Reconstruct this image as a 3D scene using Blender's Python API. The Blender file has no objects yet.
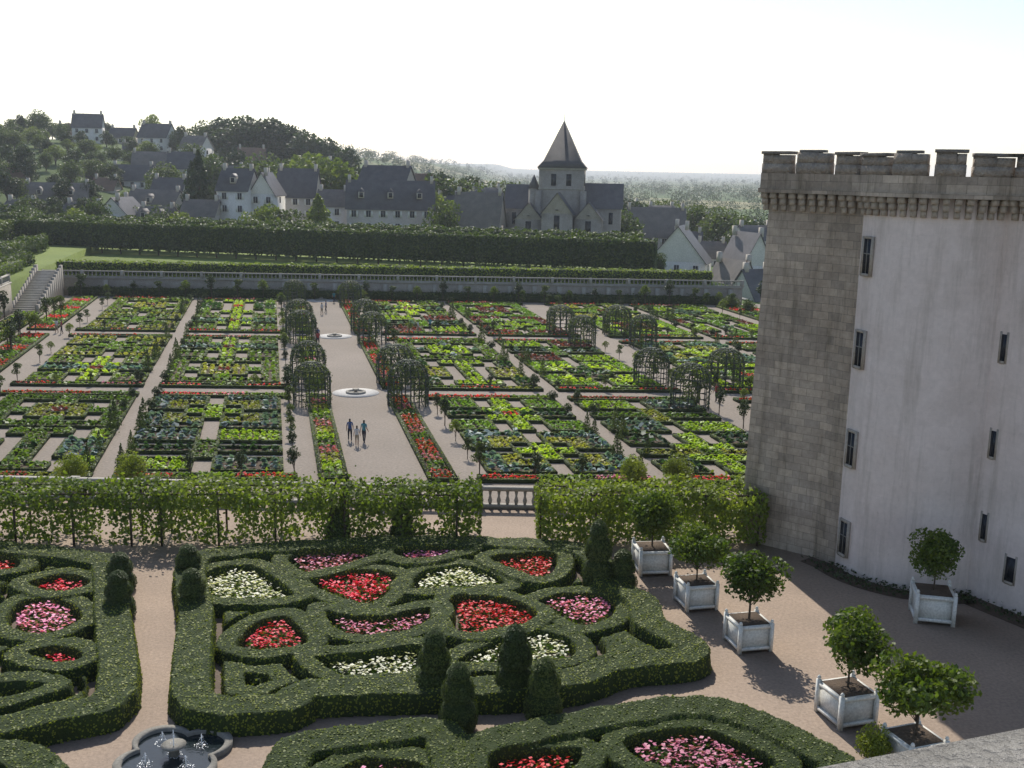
import bpy, math, random
import numpy as np
from mathutils import Vector, Matrix
rng=np.random.default_rng(7); random.seed(7)
S=bpy.context.scene
rad=math.radians
# ------------------------------------------------------------------ camera
FPX=1080.0; PITCH=rad(11.16); ROLL=rad(1.2); CAM=np.array([0.,0.,16.])
f=np.array([0,math.cos(PITCH),-math.sin(PITCH)]); r0=np.array([1.,0,0]); u0=np.array([0,math.sin(PITCH),math.cos(PITCH)])
rr=math.cos(ROLL)*r0+math.sin(ROLL)*u0; uu=-math.sin(ROLL)*r0+math.cos(ROLL)*u0
cd=bpy.data.cameras.new("camera"); cam=bpy.data.objects.new("camera",cd); S.collection.objects.link(cam)
M=Matrix(((rr[0],uu[0],-f[0],0),(rr[1],uu[1],-f[1],0),(rr[2],uu[2],-f[2],CAM[2]),(0,0,0,1)))
cam.matrix_world=M; cd.sensor_width=36; cd.lens=FPX/1024*36; cd.clip_start=0.1; cd.clip_end=40000
S.camera=cam
# unprojection helpers
def G(px,py,z=0.):
    d=f*FPX+rr*(px-512)-uu*(py-384); t=(z-CAM[2])/d[2]; p=CAM+d*t; return np.array([p[0],p[1]])
def R(px,py,D):
    d=f*FPX+rr*(px-512)-uu*(py-384); p=CAM+d*(D/d[1]); return p
# ------------------------------------------------------------------ materials
def mix(nt,fac,a,b,mode='MIX'):
    n=nt.nodes.new('ShaderNodeMix'); n.data_type='RGBA'; n.blend_type=mode
    for i,v in ((0,fac),(6,a),(7,b)):
        if isinstance(v,bpy.types.NodeSocket): nt.links.new(v,n.inputs[i])
        elif i==0: n.inputs[0].default_value=v
        else: n.inputs[i].default_value=(*v[:3],1)
    return n.outputs[2]
def noise(nt,scale,detail=4,co=None,rough=.6):
    n=nt.nodes.new('ShaderNodeTexNoise'); n.inputs['Scale'].default_value=scale; n.inputs['Detail'].default_value=detail; n.inputs['Roughness'].default_value=rough
    if co is not None: nt.links.new(co,n.inputs['Vector'])
    return n.outputs['Fac']
def ramp(nt,fac,a,b):
    n=nt.nodes.new('ShaderNodeMapRange'); n.inputs[1].default_value=a; n.inputs[2].default_value=b; nt.links.new(fac,n.inputs[0]); return n.outputs[0]
def newmat(name,rough=.9,spec=.3):
    m=bpy.data.materials.new(name); m.use_nodes=True; nt=m.node_tree; b=nt.nodes['Principled BSDF']
    b.inputs['Roughness'].default_value=rough; b.inputs['Specular IOR Level'].default_value=spec
    g=nt.nodes.new('ShaderNodeNewGeometry')
    return m,nt,b,g.outputs['Position']
def bump(nt,b,h,strength,dist):
    n=nt.nodes.new('ShaderNodeBump'); n.inputs['Strength'].default_value=strength; n.inputs['Distance'].default_value=dist
    nt.links.new(h,n.inputs['Height']); nt.links.new(n.outputs[0],b.inputs['Normal'])
def noisy(name,c1,c2,s1=1.,s2=12.,rough=.9,bs=.4,bd=.03,spec=.25):
    m,nt,b,p=newmat(name,rough,spec)
    n1=ramp(nt,noise(nt,s1,5,p),.3,.7); n2=ramp(nt,noise(nt,s2,4,p),.25,.75)
    c=mix(nt,n1,c1,c2); c=mix(nt,ramp(nt,n2,-.6,1.0),(0.35*c1[0],.35*c1[1],.35*c1[2]),c)
    nt.links.new(c,b.inputs['Base Color'])
    if bs>0: bump(nt,b,n2,bs,bd)
    return m
def plain(name,c,rough=.7,metal=0.):
    return noisy(name,c,tuple(x*.85 for x in c),3.,30.,rough,.05,.005)
def leafmat(name,c1,c2,scale=.6,trans=.35,hs=9.):
    m,nt,b,p=newmat(name,.55,.35)
    n1=ramp(nt,noise(nt,scale,3,p),.32,.68); n2=ramp(nt,noise(nt,hs,2,p),.3,.7)
    oi=nt.nodes.new('ShaderNodeObjectInfo')
    c=mix(nt,n1,c1,c2); c=mix(nt,n2,tuple(x*.6 for x in c1),c)
    hsv=nt.nodes.new('ShaderNodeHueSaturation'); nt.links.new(c,hsv.inputs['Color'])
    nt.links.new(ramp(nt,oi.outputs['Random'],0,1),hsv.inputs['Value'])
    mr=hsv.inputs['Value'].links[0].from_node; mr.inputs[3].default_value=.8; mr.inputs[4].default_value=1.3
    mh=nt.nodes.new('ShaderNodeMapRange'); nt.links.new(oi.outputs['Random'],mh.inputs[0]); mh.inputs[3].default_value=.505; mh.inputs[4].default_value=.485
    nt.links.new(mh.outputs[0],hsv.inputs['Hue'])
    nt.links.new(hsv.outputs[0],b.inputs['Base Color'])
    t=nt.nodes.new('ShaderNodeBsdfTranslucent')
    br=mix(nt,1.,hsv.outputs[0],(1.7,1.8,.8),'MULTIPLY'); nt.links.new(br,t.inputs[0])
    ms=nt.nodes.new('ShaderNodeMixShader'); ms.inputs[0].default_value=trans
    nt.links.new(b.outputs[0],ms.inputs[1]); nt.links.new(t.outputs[0],ms.inputs[2])
    nt.links.new(ms.outputs[0],nt.nodes['Material Output'].inputs[0])
    return m
def stone(name,c1,c2,mortar,sx,sy,var=.5,bs=.3,usecoord='UV',streak=0.,patch=(.74,.73,.70)):
    m,nt,b,p=newmat(name,.92,.15)
    uv=nt.nodes.new('ShaderNodeTexCoord').outputs['UV' if usecoord=='UV' else 'Object']
    br=nt.nodes.new('ShaderNodeTexBrick'); br.inputs['Scale'].default_value=1.; br.inputs['Brick Width'].default_value=sx; br.inputs['Row Height'].default_value=sy
    br.inputs['Mortar Size'].default_value=.012; br.inputs['Mortar Smooth'].default_value=.6; br.inputs['Bias'].default_value=0.
    br.inputs['Color1'].default_value=(*c1,1); br.inputs['Color2'].default_value=(*c2,1); br.inputs['Mortar'].default_value=(*mortar,1)
    nt.links.new(uv,br.inputs['Vector'])
    n1=ramp(nt,noise(nt,.35,6,p,.7),.35,.65); n2=ramp(nt,noise(nt,5,6,p,.7),.3,.7)
    c=mix(nt,n1,patch,(1,1,1)); c=mix(nt,1.,br.outputs[0],c,'MULTIPLY')
    c2_=mix(nt,n2,(.8,.79,.78),(1.08,1.07,1.05)); c=mix(nt,var,c,mix(nt,1.,c,c2_,'MULTIPLY'))
    if streak>0:
        mp=nt.nodes.new('ShaderNodeMapping'); mp.inputs['Scale'].default_value=(1.3,1.3,.12); nt.links.new(p,mp.inputs[0])
        s_=ramp(nt,noise(nt,1.6,5,mp.outputs[0],.7),.5,.72); s_=mix(nt,s_,(1,1,1),(1-streak,1-streak,1-streak*1.1)); c=mix(nt,1.,c,s_,'MULTIPLY')
        sp=ramp(nt,noise(nt,2.6,8,p,.85),.60,.70); s2=mix(nt,sp,(1,1,1),(1-streak*.8,1-streak*.9,1-streak)); c=mix(nt,1.,c,s2,'MULTIPLY')
    nt.links.new(c,b.inputs['Base Color'])
    hh=mix(nt,.35,br.outputs[0],n2); bump(nt,b,hh,bs,.03)
    return m
# ------------------------------------------------------------------ mesh builder
def unit(v): return v/np.maximum(np.linalg.norm(v,axis=-1,keepdims=True),1e-9)
def leafq(C,size,nrm=None,bias=1.,aspect=.62):
    C=np.asarray(C,float); n=len(C)
    if n==0: return np.zeros((0,3))
    N=rng.normal(size=(n,3)); N=unit(N)
    if nrm is not None: N=unit(N+np.asarray(nrm)*bias)
    a=unit(np.cross(N,rng.normal(size=(n,3)))); b=np.cross(N,a)
    s=(np.ones(n)*size)*(0.65+.7*rng.random(n)); s=s[:,None]
    out=np.empty((n,4,3)); out[:,0]=C-a*s*.5; out[:,1]=C+b*s*.5*aspect; out[:,2]=C+a*s*.5; out[:,3]=C-b*s*.5*aspect
    return out.reshape(-1,3)
def link(o,parent=None):
    S.collection.objects.link(o)
    if parent is not None: o.parent=parent
    return o
class MB:
    def __init__(s): s.v=[]; s.f=[]; s.mi=[]; s.L=[]; s.lm=[]; s.uv={}
    def add(s,vs,fs,mi=0):
        o=len(s.v); s.v+= [tuple(map(float,x)) for x in vs]; s.f+=[tuple(i+o for i in q) for q in fs]; s.mi+=[mi]*len(fs)
    def box(s,c,sz,rz=0.,mi=0,taper=1.):
        cx,cy,cz=c; hx,hy,hz=sz[0]/2,sz[1]/2,sz[2]/2; ca,sa=math.cos(rz),math.sin(rz); vs=[]
        for k in (-1,1):
            t=taper if k>0 else 1.
            for i,j in ((-1,-1),(1,-1),(1,1),(-1,1)):
                x,y=i*hx*t,j*hy*t; vs.append((cx+x*ca-y*sa,cy+x*sa+y*ca,cz+k*hz))
        s.add(vs,[(3,2,1,0),(4,5,6,7),(0,1,5,4),(1,2,6,5),(2,3,7,6),(3,0,4,7)],mi)
    def cyl(s,p0,p1,ra,rb,n=8,mi=0,caps=True):
        p0=np.array(p0,float); p1=np.array(p1,float); d=p1-p0; d/=max(np.linalg.norm(d),1e-9)
        a=np.cross(d,[0,0,1.] if abs(d[2])<.9 else [1.,0,0]); a/=np.linalg.norm(a); b=np.cross(d,a); vs=[]
        for p,r in ((p0,ra),(p1,rb)):
            for i in range(n):
                t=2*math.pi*i/n; vs.append(p+a*math.cos(t)*r+b*math.sin(t)*r)
        fs=[(i,(i+1)%n,n+(i+1)%n,n+i) for i in range(n)]
        if caps: fs+=[tuple(range(n))[::-1],tuple(range(n,2*n))]
        s.add(vs,fs,mi)
    def lathe(s,c,prof,n=12,mi=0):
        vs=[];m=len(prof)
        for r,z in prof:
            for i in range(n):
                t=2*math.pi*i/n; vs.append((c[0]+r*math.cos(t),c[1]+r*math.sin(t),c[2]+z))
        fs=[(j*n+i,j*n+(i+1)%n,(j+1)*n+(i+1)%n,(j+1)*n+i) for j in range(m-1) for i in range(n)]
        fs+=[tuple(range(n))[::-1],tuple(range((m-1)*n,m*n))]
        s.add(vs,fs,mi)
    def prism(s,poly,z0,z1,mi=0,bottom=False):
        n=len(poly); vs=[(p[0],p[1],z0) for p in poly]+[(p[0],p[1],z1) for p in poly]
        fs=[(i,(i+1)%n,n+(i+1)%n,n+i) for i in range(n)]+[tuple(range(n,2*n))]
        if bottom: fs.append(tuple(range(n))[::-1])
        s.add(vs,fs,mi)
    def quad(s,a,b,c,d,mi=0): s.add([a,b,c,d],[(0,1,2,3)],mi)
    def leaves(s,Q,mi=0):
        if len(Q): s.L.append(Q); s.lm.append(np.full(len(Q)//4,mi))
    def mesh(s,name,mats,smooth=False):
        me=bpy.data.meshes.new(name)
        V=np.array(s.v,float).reshape(-1,3); L=np.concatenate(s.L) if s.L else np.zeros((0,3)); nv=len(V)
        A=np.concatenate([V,L]); me.vertices.add(len(A)); me.vertices.foreach_set('co',A.ravel())
        fl=[i for q in s.f for i in q]; st=np.cumsum([0]+[len(q) for q in s.f])[:-1] if s.f else np.zeros(0,int)
        nl=len(fl); m=len(L)//4
        loops=np.concatenate([np.array(fl,int),np.arange(4*m)+nv]); starts=np.concatenate([st,np.arange(m)*4+nl]).astype(np.int32)
        me.loops.add(len(loops)); me.loops.foreach_set('vertex_index',loops.astype(np.int32))
        me.polygons.add(len(starts)); me.polygons.foreach_set('loop_start',starts)
        mi=np.concatenate([np.array(s.mi,int)]+s.lm) if s.lm else np.array(s.mi,int)
        for mt in mats: me.materials.append(mt)
        me.polygons.foreach_set('material_index',mi.astype(np.int32))
        me.update(calc_edges=True); me.validate()
        if smooth: me.polygons.foreach_set('use_smooth',np.ones(len(me.polygons),bool))
        return me
    def obj(s,name,mats,parent=None,smooth=False):
        return link(bpy.data.objects.new(name,s.mesh(name,mats,smooth)),parent)
def inst(name,me,loc,rz=0.,sc=(1,1,1),parent=None):
    o=bpy.data.objects.new(name,me); o.location=loc; o.rotation_euler=(0,0,rz)
    o.scale=sc if hasattr(sc,'__len__') else (sc,sc,sc); return link(o,parent)
def empty(name,loc=(0,0,0),rz=0.):
    o=bpy.data.objects.new(name,None); o.location=loc; o.rotation_euler=(0,0,rz); o.empty_display_size=.2; return link(o)
def sm(t): t=np.clip(t,0,1); return t*t*(3-2*t)
# ------------------------------------------------------------------ palette
m_gravel=noisy('gravel',(.38,.295,.23),(.28,.22,.175),.25,9.,.95,.5,.03)
m_kgravel=noisy('garden_gravel',(.35,.295,.245),(.27,.23,.19),.12,5.,.95,.4,.03)
m_soil=noisy('soil',(.14,.10,.07),(.08,.06,.045),1.5,14.,.95,.6,.05)
m_pfloor=noisy('parterre_gravel',(.24,.19,.15),(.15,.12,.095),1.5,14.,.95,.6,.03)
m_box=noisy('box_hedge_core',(.05,.078,.014),(.028,.048,.010),1.2,18.,.8,1.,.05)
m_boxleaf=leafmat('box_leaf',(.13,.18,.022),(.27,.31,.045),.7,.36,14.)
m_boxdark=leafmat('yew_leaf',(.055,.085,.018),(.11,.145,.028),.9,.25,14.)
m_bark=noisy('bark',(.12,.09,.065),(.07,.055,.04),3,20)
m_leaf=leafmat('leaf_green',(.05,.08,.02),(.10,.135,.03),.25,.35,1.5)
m_leafd=leafmat('leaf_dark',(.03,.052,.018),(.055,.08,.026),.25,.25,1.5)
m_leafl=leafmat('leaf_light',(.10,.145,.03),(.17,.205,.042),.4,.4,3.)
m_lime=leafmat('lime_leaf',(.06,.10,.018),(.13,.165,.03),.35,.35,2.)
m_vine=leafmat('vine_leaf',(.12,.18,.024),(.24,.29,.045),.8,.42,5.)
m_citrus=leafmat('citrus_leaf',(.05,.10,.014),(.14,.18,.022),1.2,.38,12.)
m_grass=noisy('grass',(.22,.28,.06),(.16,.22,.045),.1,2.,.95,.3,.03)
m_slate=noisy('slate_roof',(.15,.142,.15),(.09,.088,.096),.6,8.,.6,.3,.03)
m_slate2=noisy('slate_roof_weathered',(.23,.205,.19),(.14,.13,.125),.6,8.,.7,.3,.03)
m_tile=noisy('tile_roof',(.26,.16,.115),(.18,.125,.095),.6,8.,.8,.3,.03)
m_white=noisy('white_render',(.82,.79,.73),(.7,.67,.61),.4,6.,.9,.1,.01)
m_cream=noisy('cream_render',(.64,.58,.5),(.52,.47,.41),.4,6.,.9,.1,.01)
m_glass=plain('window_glass',(.02,.025,.035),.15)
m_paint=noisy('white_paint',(.84,.83,.78),(.74,.73,.68),2.,14.,.5,.05,.005)
m_wstone=noisy('wall_stone',(.42,.38,.33),(.30,.27,.235),.8,7.,.95,.5,.04)
m_lstone=noisy('light_stone',(.46,.43,.38),(.33,.31,.27),1.2,12.,.9,.4,.02)
# ------------------------------------------------------------------ terrain
def terr(x,y):
    x=np.asarray(x,float); y=np.asarray(y,float)
    h=-4.6+29*sm((y-185)/270)*sm((-x-15)/165)
    h=h+6*sm((y-380)/300)*sm((-x+60)/200)*0.6
    h=h+38*sm((y-4200)/5000)+ .6*np.sin(x*.013+1)*np.cos(y*.011)*sm((y-300)/300)
    h=h-2.5*sm((np.hypot(x,y)-260)/500)*sm((x+60)/200)
    return h
tx=np.sinh(np.linspace(-6.2,6.2,170)); tx=tx/tx.max()*12000; ty=np.concatenate([np.linspace(-400,-20,8),np.linspace(0,700,90),700+np.linspace(0.02,1,60)**2.2*16000])
X,Y=np.meshgrid(tx,ty); Z=terr(X,Y)
nx,ny=len(tx),len(ty)
mb=MB(); idx=np.arange(nx*ny).reshape(ny,nx)
mb.v=list(map(tuple,np.stack([X,Y,Z],-1).reshape(-1,3))); mb.f=[tuple(q) for q in np.stack([idx[:-1,:-1],idx[:-1,1:],idx[1:,1:],idx[1:,:-1]],-1).reshape(-1,4).tolist()]; mb.mi=[0]*len(mb.f)
m,nt,b,p=newmat('countryside',.95,.1)
vor=nt.nodes.new('ShaderNodeTexVoronoi'); vor.inputs['Scale'].default_value=.006; nt.links.new(p,vor.inputs['Vector'])
n1=ramp(nt,noise(nt,.02,5,p),.42,.72)
c=mix(nt,ramp(nt,vor.outputs['Color'],.45,.65),(.10,.14,.05),(.30,.27,.15)); c=mix(nt,n1,c,(.045,.075,.025))
sx=nt.nodes.new('ShaderNodeSeparateXYZ'); nt.links.new(p,sx.inputs[0])
c=mix(nt,ramp(nt,sx.outputs[1],900,6000),c,(.05,.07,.07)); nt.links.new(c,b.inputs['Base Color'])  # ground colour shifts blue-green with distance: aerial haze painted into the base colour
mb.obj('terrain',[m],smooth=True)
# ------------------------------------------------------------------ kitchen garden frame
KO=G(390,484,-4.); KU=np.array([math.cos(rad(3.0)),math.sin(rad(3.0))]); KV=np.array([-math.sin(rad(12.6)),math.cos(rad(12.6))])
def K(u,v,z=-4.): p=KO+KU*u+KV*v; return (p[0],p[1],z)
mb=MB(); mb.quad(K(-46,-14,-4),K(110,-14,-4),K(110,103,-4),K(-46,103,-4)); mb.obj('garden_path_gravel',[m_kgravel])
UT=-1.35
mb=MB()
mb.prism([K(-42,102)[:2],K(66,102)[:2],K(62,160)[:2],K(-42,170)[:2]],-6,UT,0)
mb.obj('upper_terrace_lawn',[m_grass])
mb=MB(); mb.prism([K(-180,-15)[:2],K(-42,-15)[:2],K(-42,101.9)[:2],K(-42.2,170)[:2],K(-180,180)[:2]],-6,-.02,0)
mb.obj('side_terrace_ground',[m_grass])
edge_y=50.5
mb=MB(); mb.prism([(-60,-30),(60,-30),(60,70),(16,70),(14,edge_y),(-60,edge_y)],-6,0,0); mb.obj('courtyard_gravel',[m_gravel])
# ------------------------------------------------------------------ far wall + balustrade
def balustrade(name,a,b_,z,h=1.0,sp=.45,post=5.,mats=None):
    a=np.array(a[:2]); b_=np.array(b_[:2]); L=np.linalg.norm(b_-a); d=(b_-a)/L; rz=math.atan2(d[1],d[0]); mb=MB(); c=(a+b_)/2
    mb.box((c[0],c[1],z+.09),(L,.34,.18),rz); mb.box((c[0],c[1],z+h-.08),(L,.36,.16),rz)
    n=int(L/post)+1
    for i in range(n+1):
        q=a+d*(L*i/n); mb.box((q[0],q[1],z+h/2+.02),(.42,.44,h+.06),rz)
    k=int(L/sp)
    for i in range(k):
        q=a+d*(L*(i+.5)/k); mb.lathe((q[0],q[1],z+.18),[(.06,0),(.11,.2),(.05,.42),(.09,h-.34)],6)
    return mb.obj(name,[m_lstone])
mb=MB()
a=np.array(K(-42,102)[:2]); b_=np.array(K(66,102)[:2]); L=np.linalg.norm(b_-a); d=(b_-a)/L; rz=math.atan2(d[1],d[0]); nn=np.array([d[1],-d[0]])
c=(a+b_)/2+nn*.25; mb.box((c[0],c[1],(UT-4)/2),(L,.5,UT+4),rz); mb.box((c[0]+nn[0]*.05,c[1]+nn[1]*.05,UT+.07),(L,.8,.14),rz,1)
for i in range(28):
    q=a+d*(L*(i+.5)/28)+nn*.62; mb.box((q[0],q[1],(UT-4)/2-.1),(.7,.3,UT+3.8),rz,1)
mb.obj('retaining_wall',[m_wstone,m_lstone])
balustrade('stone_balustrade',a+nn*.2,b_+nn*.2,UT+.14,1.0,.6,6.)
mb=MB()
a=np.array(K(-42.2,-5)[:2]); b_=np.array(K(-42.2,80)[:2]); L=np.linalg.norm(b_-a); d=(b_-a)/L; rz=math.atan2(d[1],d[0]); c=(a+b_)/2
mb.box((c[0]+.25,c[1],-2.0),(L,.5,4.05),rz); mb.box((c[0]+.25,c[1],.1),(L,.8,.14),rz,1); mb.obj('side_retaining_wall',[m_wstone,m_lstone])
balustrade('stone_balustrade',np.array(K(-42.0,40)[:2]),np.array(K(-42.0,80)[:2]),.17,1.0,.6,5.)
mb=MB(); ns=26
for i in range(ns):
    zz=-4+4.0*(i+1)/ns; p=K(-40.3,80+i*.72); mb.box((p[0],p[1],(-4+zz)/2),(3.2,.74,zz+4),rad(12.6))
for uo in (-38.5,-42.1):
    A=K(uo,79.6); B=K(uo,80+ns*.72)
    for k in range(ns//2):
        t=(k+.5)/(ns/2); x=A[0]+(B[0]-A[0])*t; y=A[1]+(B[1]-A[1])*t; zz=-4+4*t; mb.box((x,y,(-4+zz+1.0)/2),(.36,1.5,zz+1.0+4),rad(12.6),1)
mb.obj('stone_staircase',[m_lstone,m_wstone])
# ------------------------------------------------------------------ leafy volume helper
def leafbox(mb,a,b_,width,z0,z1,dens,size,mi=0,core=None,lump=.25,cover=1.,top=True):
    a=np.array(a[:2],float); b_=np.array(b_[:2],float); L=np.linalg.norm(b_-a); d=(b_-a)/L; n=np.array([-d[1],d[0]]); h=z1-z0
    if core is not None:
        c=(a+b_)/2; mb.box((c[0],c[1],(z0+z1)/2),(L-.1,width*.8,h*.9),math.atan2(d[1],d[0]),core)
    ph=rng.random(6)*6
    def lum(s,z): return lump*(.5*np.sin(s*2.1/max(lump*4,.5)+ph[0]+z)+.5*np.sin(s*.9/max(lump*4,.5)+ph[1]-z*1.3))
    for side,area in ((-1,L*h),(1,L*h),(0,L*width)):
        if side==0 and not top: continue
        k=int(area*dens)
        s=rng.random(k)*L
        if side==0:
            w=(rng.random(k)-.5)*width; z=z1+lum(s,w)+rng.normal(size=k)*lump*.25; N=np.tile([0,0,1.],(k,1))
        else:
            z=z0+rng.random(k)*h; w=side*(width/2+lum(s,z)*.7+rng.normal(size=k)*lump*.25); N=np.tile([n[0]*side,n[1]*side,.4],(k,1))
        if cover<1:
            g=np.sin(s*1.7+ph[2])*np.sin(z*2.3+s*.6+ph[3])+np.sin(s*3.9+ph[4]+z*1.1)*.6+rng.normal(size=k)*.2
            ok=g<np.quantile(g,cover)
            if side==0: ok=rng.random(k)<.95
            s,w,z,N=s[ok],w[ok],z[ok],N[ok]
        P=a[None]+d[None]*s[:,None]+n[None]*w[:,None]
        mb.leaves(leafq(np.column_stack([P,z]),size,N,1.2),mi)
    for e,sg in ((a,-1),(b_,1)):
        k=int(width*h*dens); w=(rng.random(k)-.5)*width; z=z0+rng.random(k)*h; P=e[None]+n[None]*w[:,None]+d[None]*(sg*rng.random(k)*.15)[:,None]
        mb.leaves(leafq(np.column_stack([P,z]),size,np.tile([d[0]*sg,d[1]*sg,.3],(k,1)),1.2),mi)
def lime_row(p0,p1,H,zb,name,base=1.3):
    mb=MB(); leafbox(mb,p0,p1,3.2,zb+base,zb+H,13,.5,0,1,.45)
    p0=np.array(p0[:2]);p1=np.array(p1[:2]); L=np.linalg.norm(p1-p0)
    for i in range(int(L/4)):
        q=p0+(p1-p0)*(i+.5)/int(L/4); mb.cyl((q[0],q[1],zb),(q[0],q[1],zb+base+.9),.16,.12,6,2)
    mb.obj(name,[m_lime,m_box,m_bark])
lime_row(R(20,250,215),R(655,270,188),6.1,UT,'pleached_lime_hedge',.9); lime_row(R(-10,250,226),R(640,260,198),6.5,UT,'pleached_lime_hedge',.9)
lime_row(R(-70,300,140),R(40,260,198),2.6,0,'pleached_lime_hedge',.3)
lime_row(R(-90,300,128),R(24,260,170),1.8,0,'pleached_lime_hedge',.1)
lime_row(R(-120,300,150),R(10,260,222),4.0,0,'pleached_lime_hedge',.8)
mb=MB(); leafbox(mb,K(-40,104.6),K(62,104.6),2.2,UT+.2,UT+2.3,16,.35,0,1,.2)
mb.obj('vine_hedge',[m_vine,m_box])
mb=MB(); leafbox(mb,K(-46,40),K(-45,99),2,.0,1.5,16,.3,0,1,.2); mb.obj('clipped_hedge',[m_vine,m_box])
mb=MB(); leafbox(mb,K(-38,100.9),K(62,100.9),.7,-4,-2.6,14,.3,0,1,.25); mb.obj('espalier_hedge',[m_leaf,m_box])
# ------------------------------------------------------------------ trees
def tree_mesh(name,H,W,nl,ls,lm,base=.22,nb=16,seed=1,trunk=.03):
    r=np.random.default_rng(seed); mb=MB(); cz=H*(base+(1-base)*.5); sz=(1-base)*H*.5
    mb.cyl((0,0,-.5),(r.normal()*.02*H,r.normal()*.02*H,cz),trunk*H,trunk*H*.5,8,0)
    dirs=unit(r.normal(size=(nb,3))); rad_=r.random(nb)**.5
    C=dirs*rad_[:,None]*np.array([W*.5*.66,W*.5*.66,sz*.68])+np.array([0,0,cz]); br=W*(.15+.13*r.random(nb))
    C[0]=(0,0,cz+sz*.5)
    for i in range(nb):
        s0=np.array([0,0,H*(base*.7+.25*r.random())]); mb.cyl(s0,C[i],trunk*H*.35,trunk*H*.1,5,0,False)
    w=br**2; w/=w.sum(); bi=r.choice(nb,nl,p=w); dd=unit(r.normal(size=(nl,3))+np.array([0,0,.25])); q=br[bi]*(.55+.5*r.random(nl)**.6)
    P=C[bi]+dd*q[:,None]*np.array([1,1,.8]); ok=P[:,2]>H*base*.5
    mb.leaves(leafq(P[ok],ls,dd[ok],.8),1)
    return mb.mesh(name,[m_bark,lm])
def conifer_mesh(name,H,W,nl,ls,lm,seed=1):
    r=np.random.default_rng(seed); mb=MB(); mb.cyl((0,0,-.5),(0,0,H*.95),.02*H,.004*H,6,0)
    t=r.random(nl)**.7; z=H*(.06+.94*(1-t)); rr_=W*.5*(t**.85)*(.55+.5*r.random(nl))*(1+.18*np.sin(z*9/H*4)); th=r.random(nl)*6.283
    P=np.column_stack([rr_*np.cos(th),rr_*np.sin(th),z]); mb.leaves(leafq(P,ls,np.column_stack([np.cos(th),np.sin(th),np.full(nl,.3)]),1.),1)
    return mb.mesh(name,[m_bark,lm])
TB=[tree_mesh('broadleaf_a',10,9,2600,.55,m_leaf,.12,18,1),tree_mesh('broadleaf_b',11,8,2600,.55,m_leafd,.12,16,2),
    tree_mesh('broadleaf_c',8,8,2200,.5,m_leafl,.1,15,3),tree_mesh('broadleaf_d',9,10,2800,.55,m_leaf,.1,22,4)]
TC=[conifer_mesh('conifer_a',12,6,3200,.5,m_leafd,5),conifer_mesh('conifer_b',10,7.5,2600,.5,m_leafl,6)]
def tree_px(px,py_top,D,kind='b',i=0,wf=1.):
    p=R(px,py_top,D); g=float(terr(p[0],D)); H=max(p[2]-g,3.)
    me=(TB if kind=='b' else TC)[i]; h0=[10,11,8,9][i] if kind=='b' else [12,10][i]
    s=H/h0; inst('tree' if kind=='b' else 'conifer_tree',me,(p[0],D,g-.2),random.random()*6.3,(s*wf,s*wf,s))
tree_px(198,149,262,'c',0,1.0); tree_px(191,160,268,'c',0,.95); tree_px(207,166,266,'c',0,.9); tree_px(318,193,238,'c',1,1.15)
for px,py,D,i,w in [(225,112,430,1,1.2),(250,118,430,1,1.2),(272,117,440,1,1.2),(300,122,430,1,1.1),(322,132,420,1,1.1),(205,118,440,3,1.1),(238,110,425,1,1.3),(262,112,430,1,1.3),(285,118,430,1,1.2),(312,126,425,1,1.2),
    (340,142,400,1,1.),(152,112,450,2,.8),(38,108,440,3,.9),(20,112,440,1,.9),(60,122,420,0,1.),(80,128,400,1,1.),(0,128,380,0,1.2),
    (20,140,330,1,1.),(45,150,350,0,1.),(70,158,330,3,1.),(15,175,300,0,1.1),(100,150,370,0,1.),(60,175,300,1,1.1),(95,195,255,3,.8),(5,200,240,0,1.),(30,205,240,3,1.),
    (312,148,300,2,1.2),(330,152,290,2,1.1),(295,152,320,0,1.1),(262,150,340,3,1.1),(350,160,300,1,1.),(372,160,330,0,1.2),(395,168,320,1,1.1),
    (180,122,430,1,.9),(190,140,380,0,1.),(165,160,330,3,1.),(210,150,330,0,1.),(232,145,360,1,1.),(150,140,390,0,1.),(130,150,380,3,1.),
    (268,200,240,2,1.),(285,205,240,0,1.),(160,205,245,3,1.),(180,208,240,2,1.),(75,205,240,2,1.),(50,200,250,1,1.),
    (435,165,300,1,1.2),(450,172,290,0,1.1),(470,170,330,1,1.2),(430,185,260,2,1.),(500,176,340,0,1.2),(445,196,240,0,.8),(440,178,270,1,.9),
    (640,195,300,1,1.2),(700,200,300,0,1.1),(725,205,290,3,1.2),(745,212,260,0,1.1),(757,215,250,1,1.1),(622,190,320,1,1.),(665,196,330,0,1.),
    (620,205,260,3,1.),(660,250,215,0,.8),(705,272,200,2,.9),(715,285,180,0,.9),(735,270,205,1,.7),(668,292,176,2,.8),(700,300,170,0,.9),(640,272,200,1,.8),(690,296,172,1,.9),(730,305,165,3,1.),(748,308,160,0,1.)]:
    tree_px(px,py,D,'b',i,w)
for k in range(300):
    px=rng.uniform(-60,420); D=rng.uniform(250,520); p=R(px,170,D); x=p[0]; g=float(terr(x,D)); i=int(rng.integers(0,4)); s=rng.uniform(.45,.9)
    if g<-3.5 and px<330: continue
    inst('tree',TB[i],(x,D,g-.2),rng.uniform(0,6),(s*1.2,s*1.2,s))
mb=MB()
md1=leafmat('distant_leaf_hazed',(.05,.075,.035),(.08,.105,.05),.02,.2,.2); md2=leafmat('far_leaf_hazed',(.045,.068,.055),(.065,.088,.07),.01,.1,.1)  # bluish greens: aerial haze tinted into the leaf colours of remote trees
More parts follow.
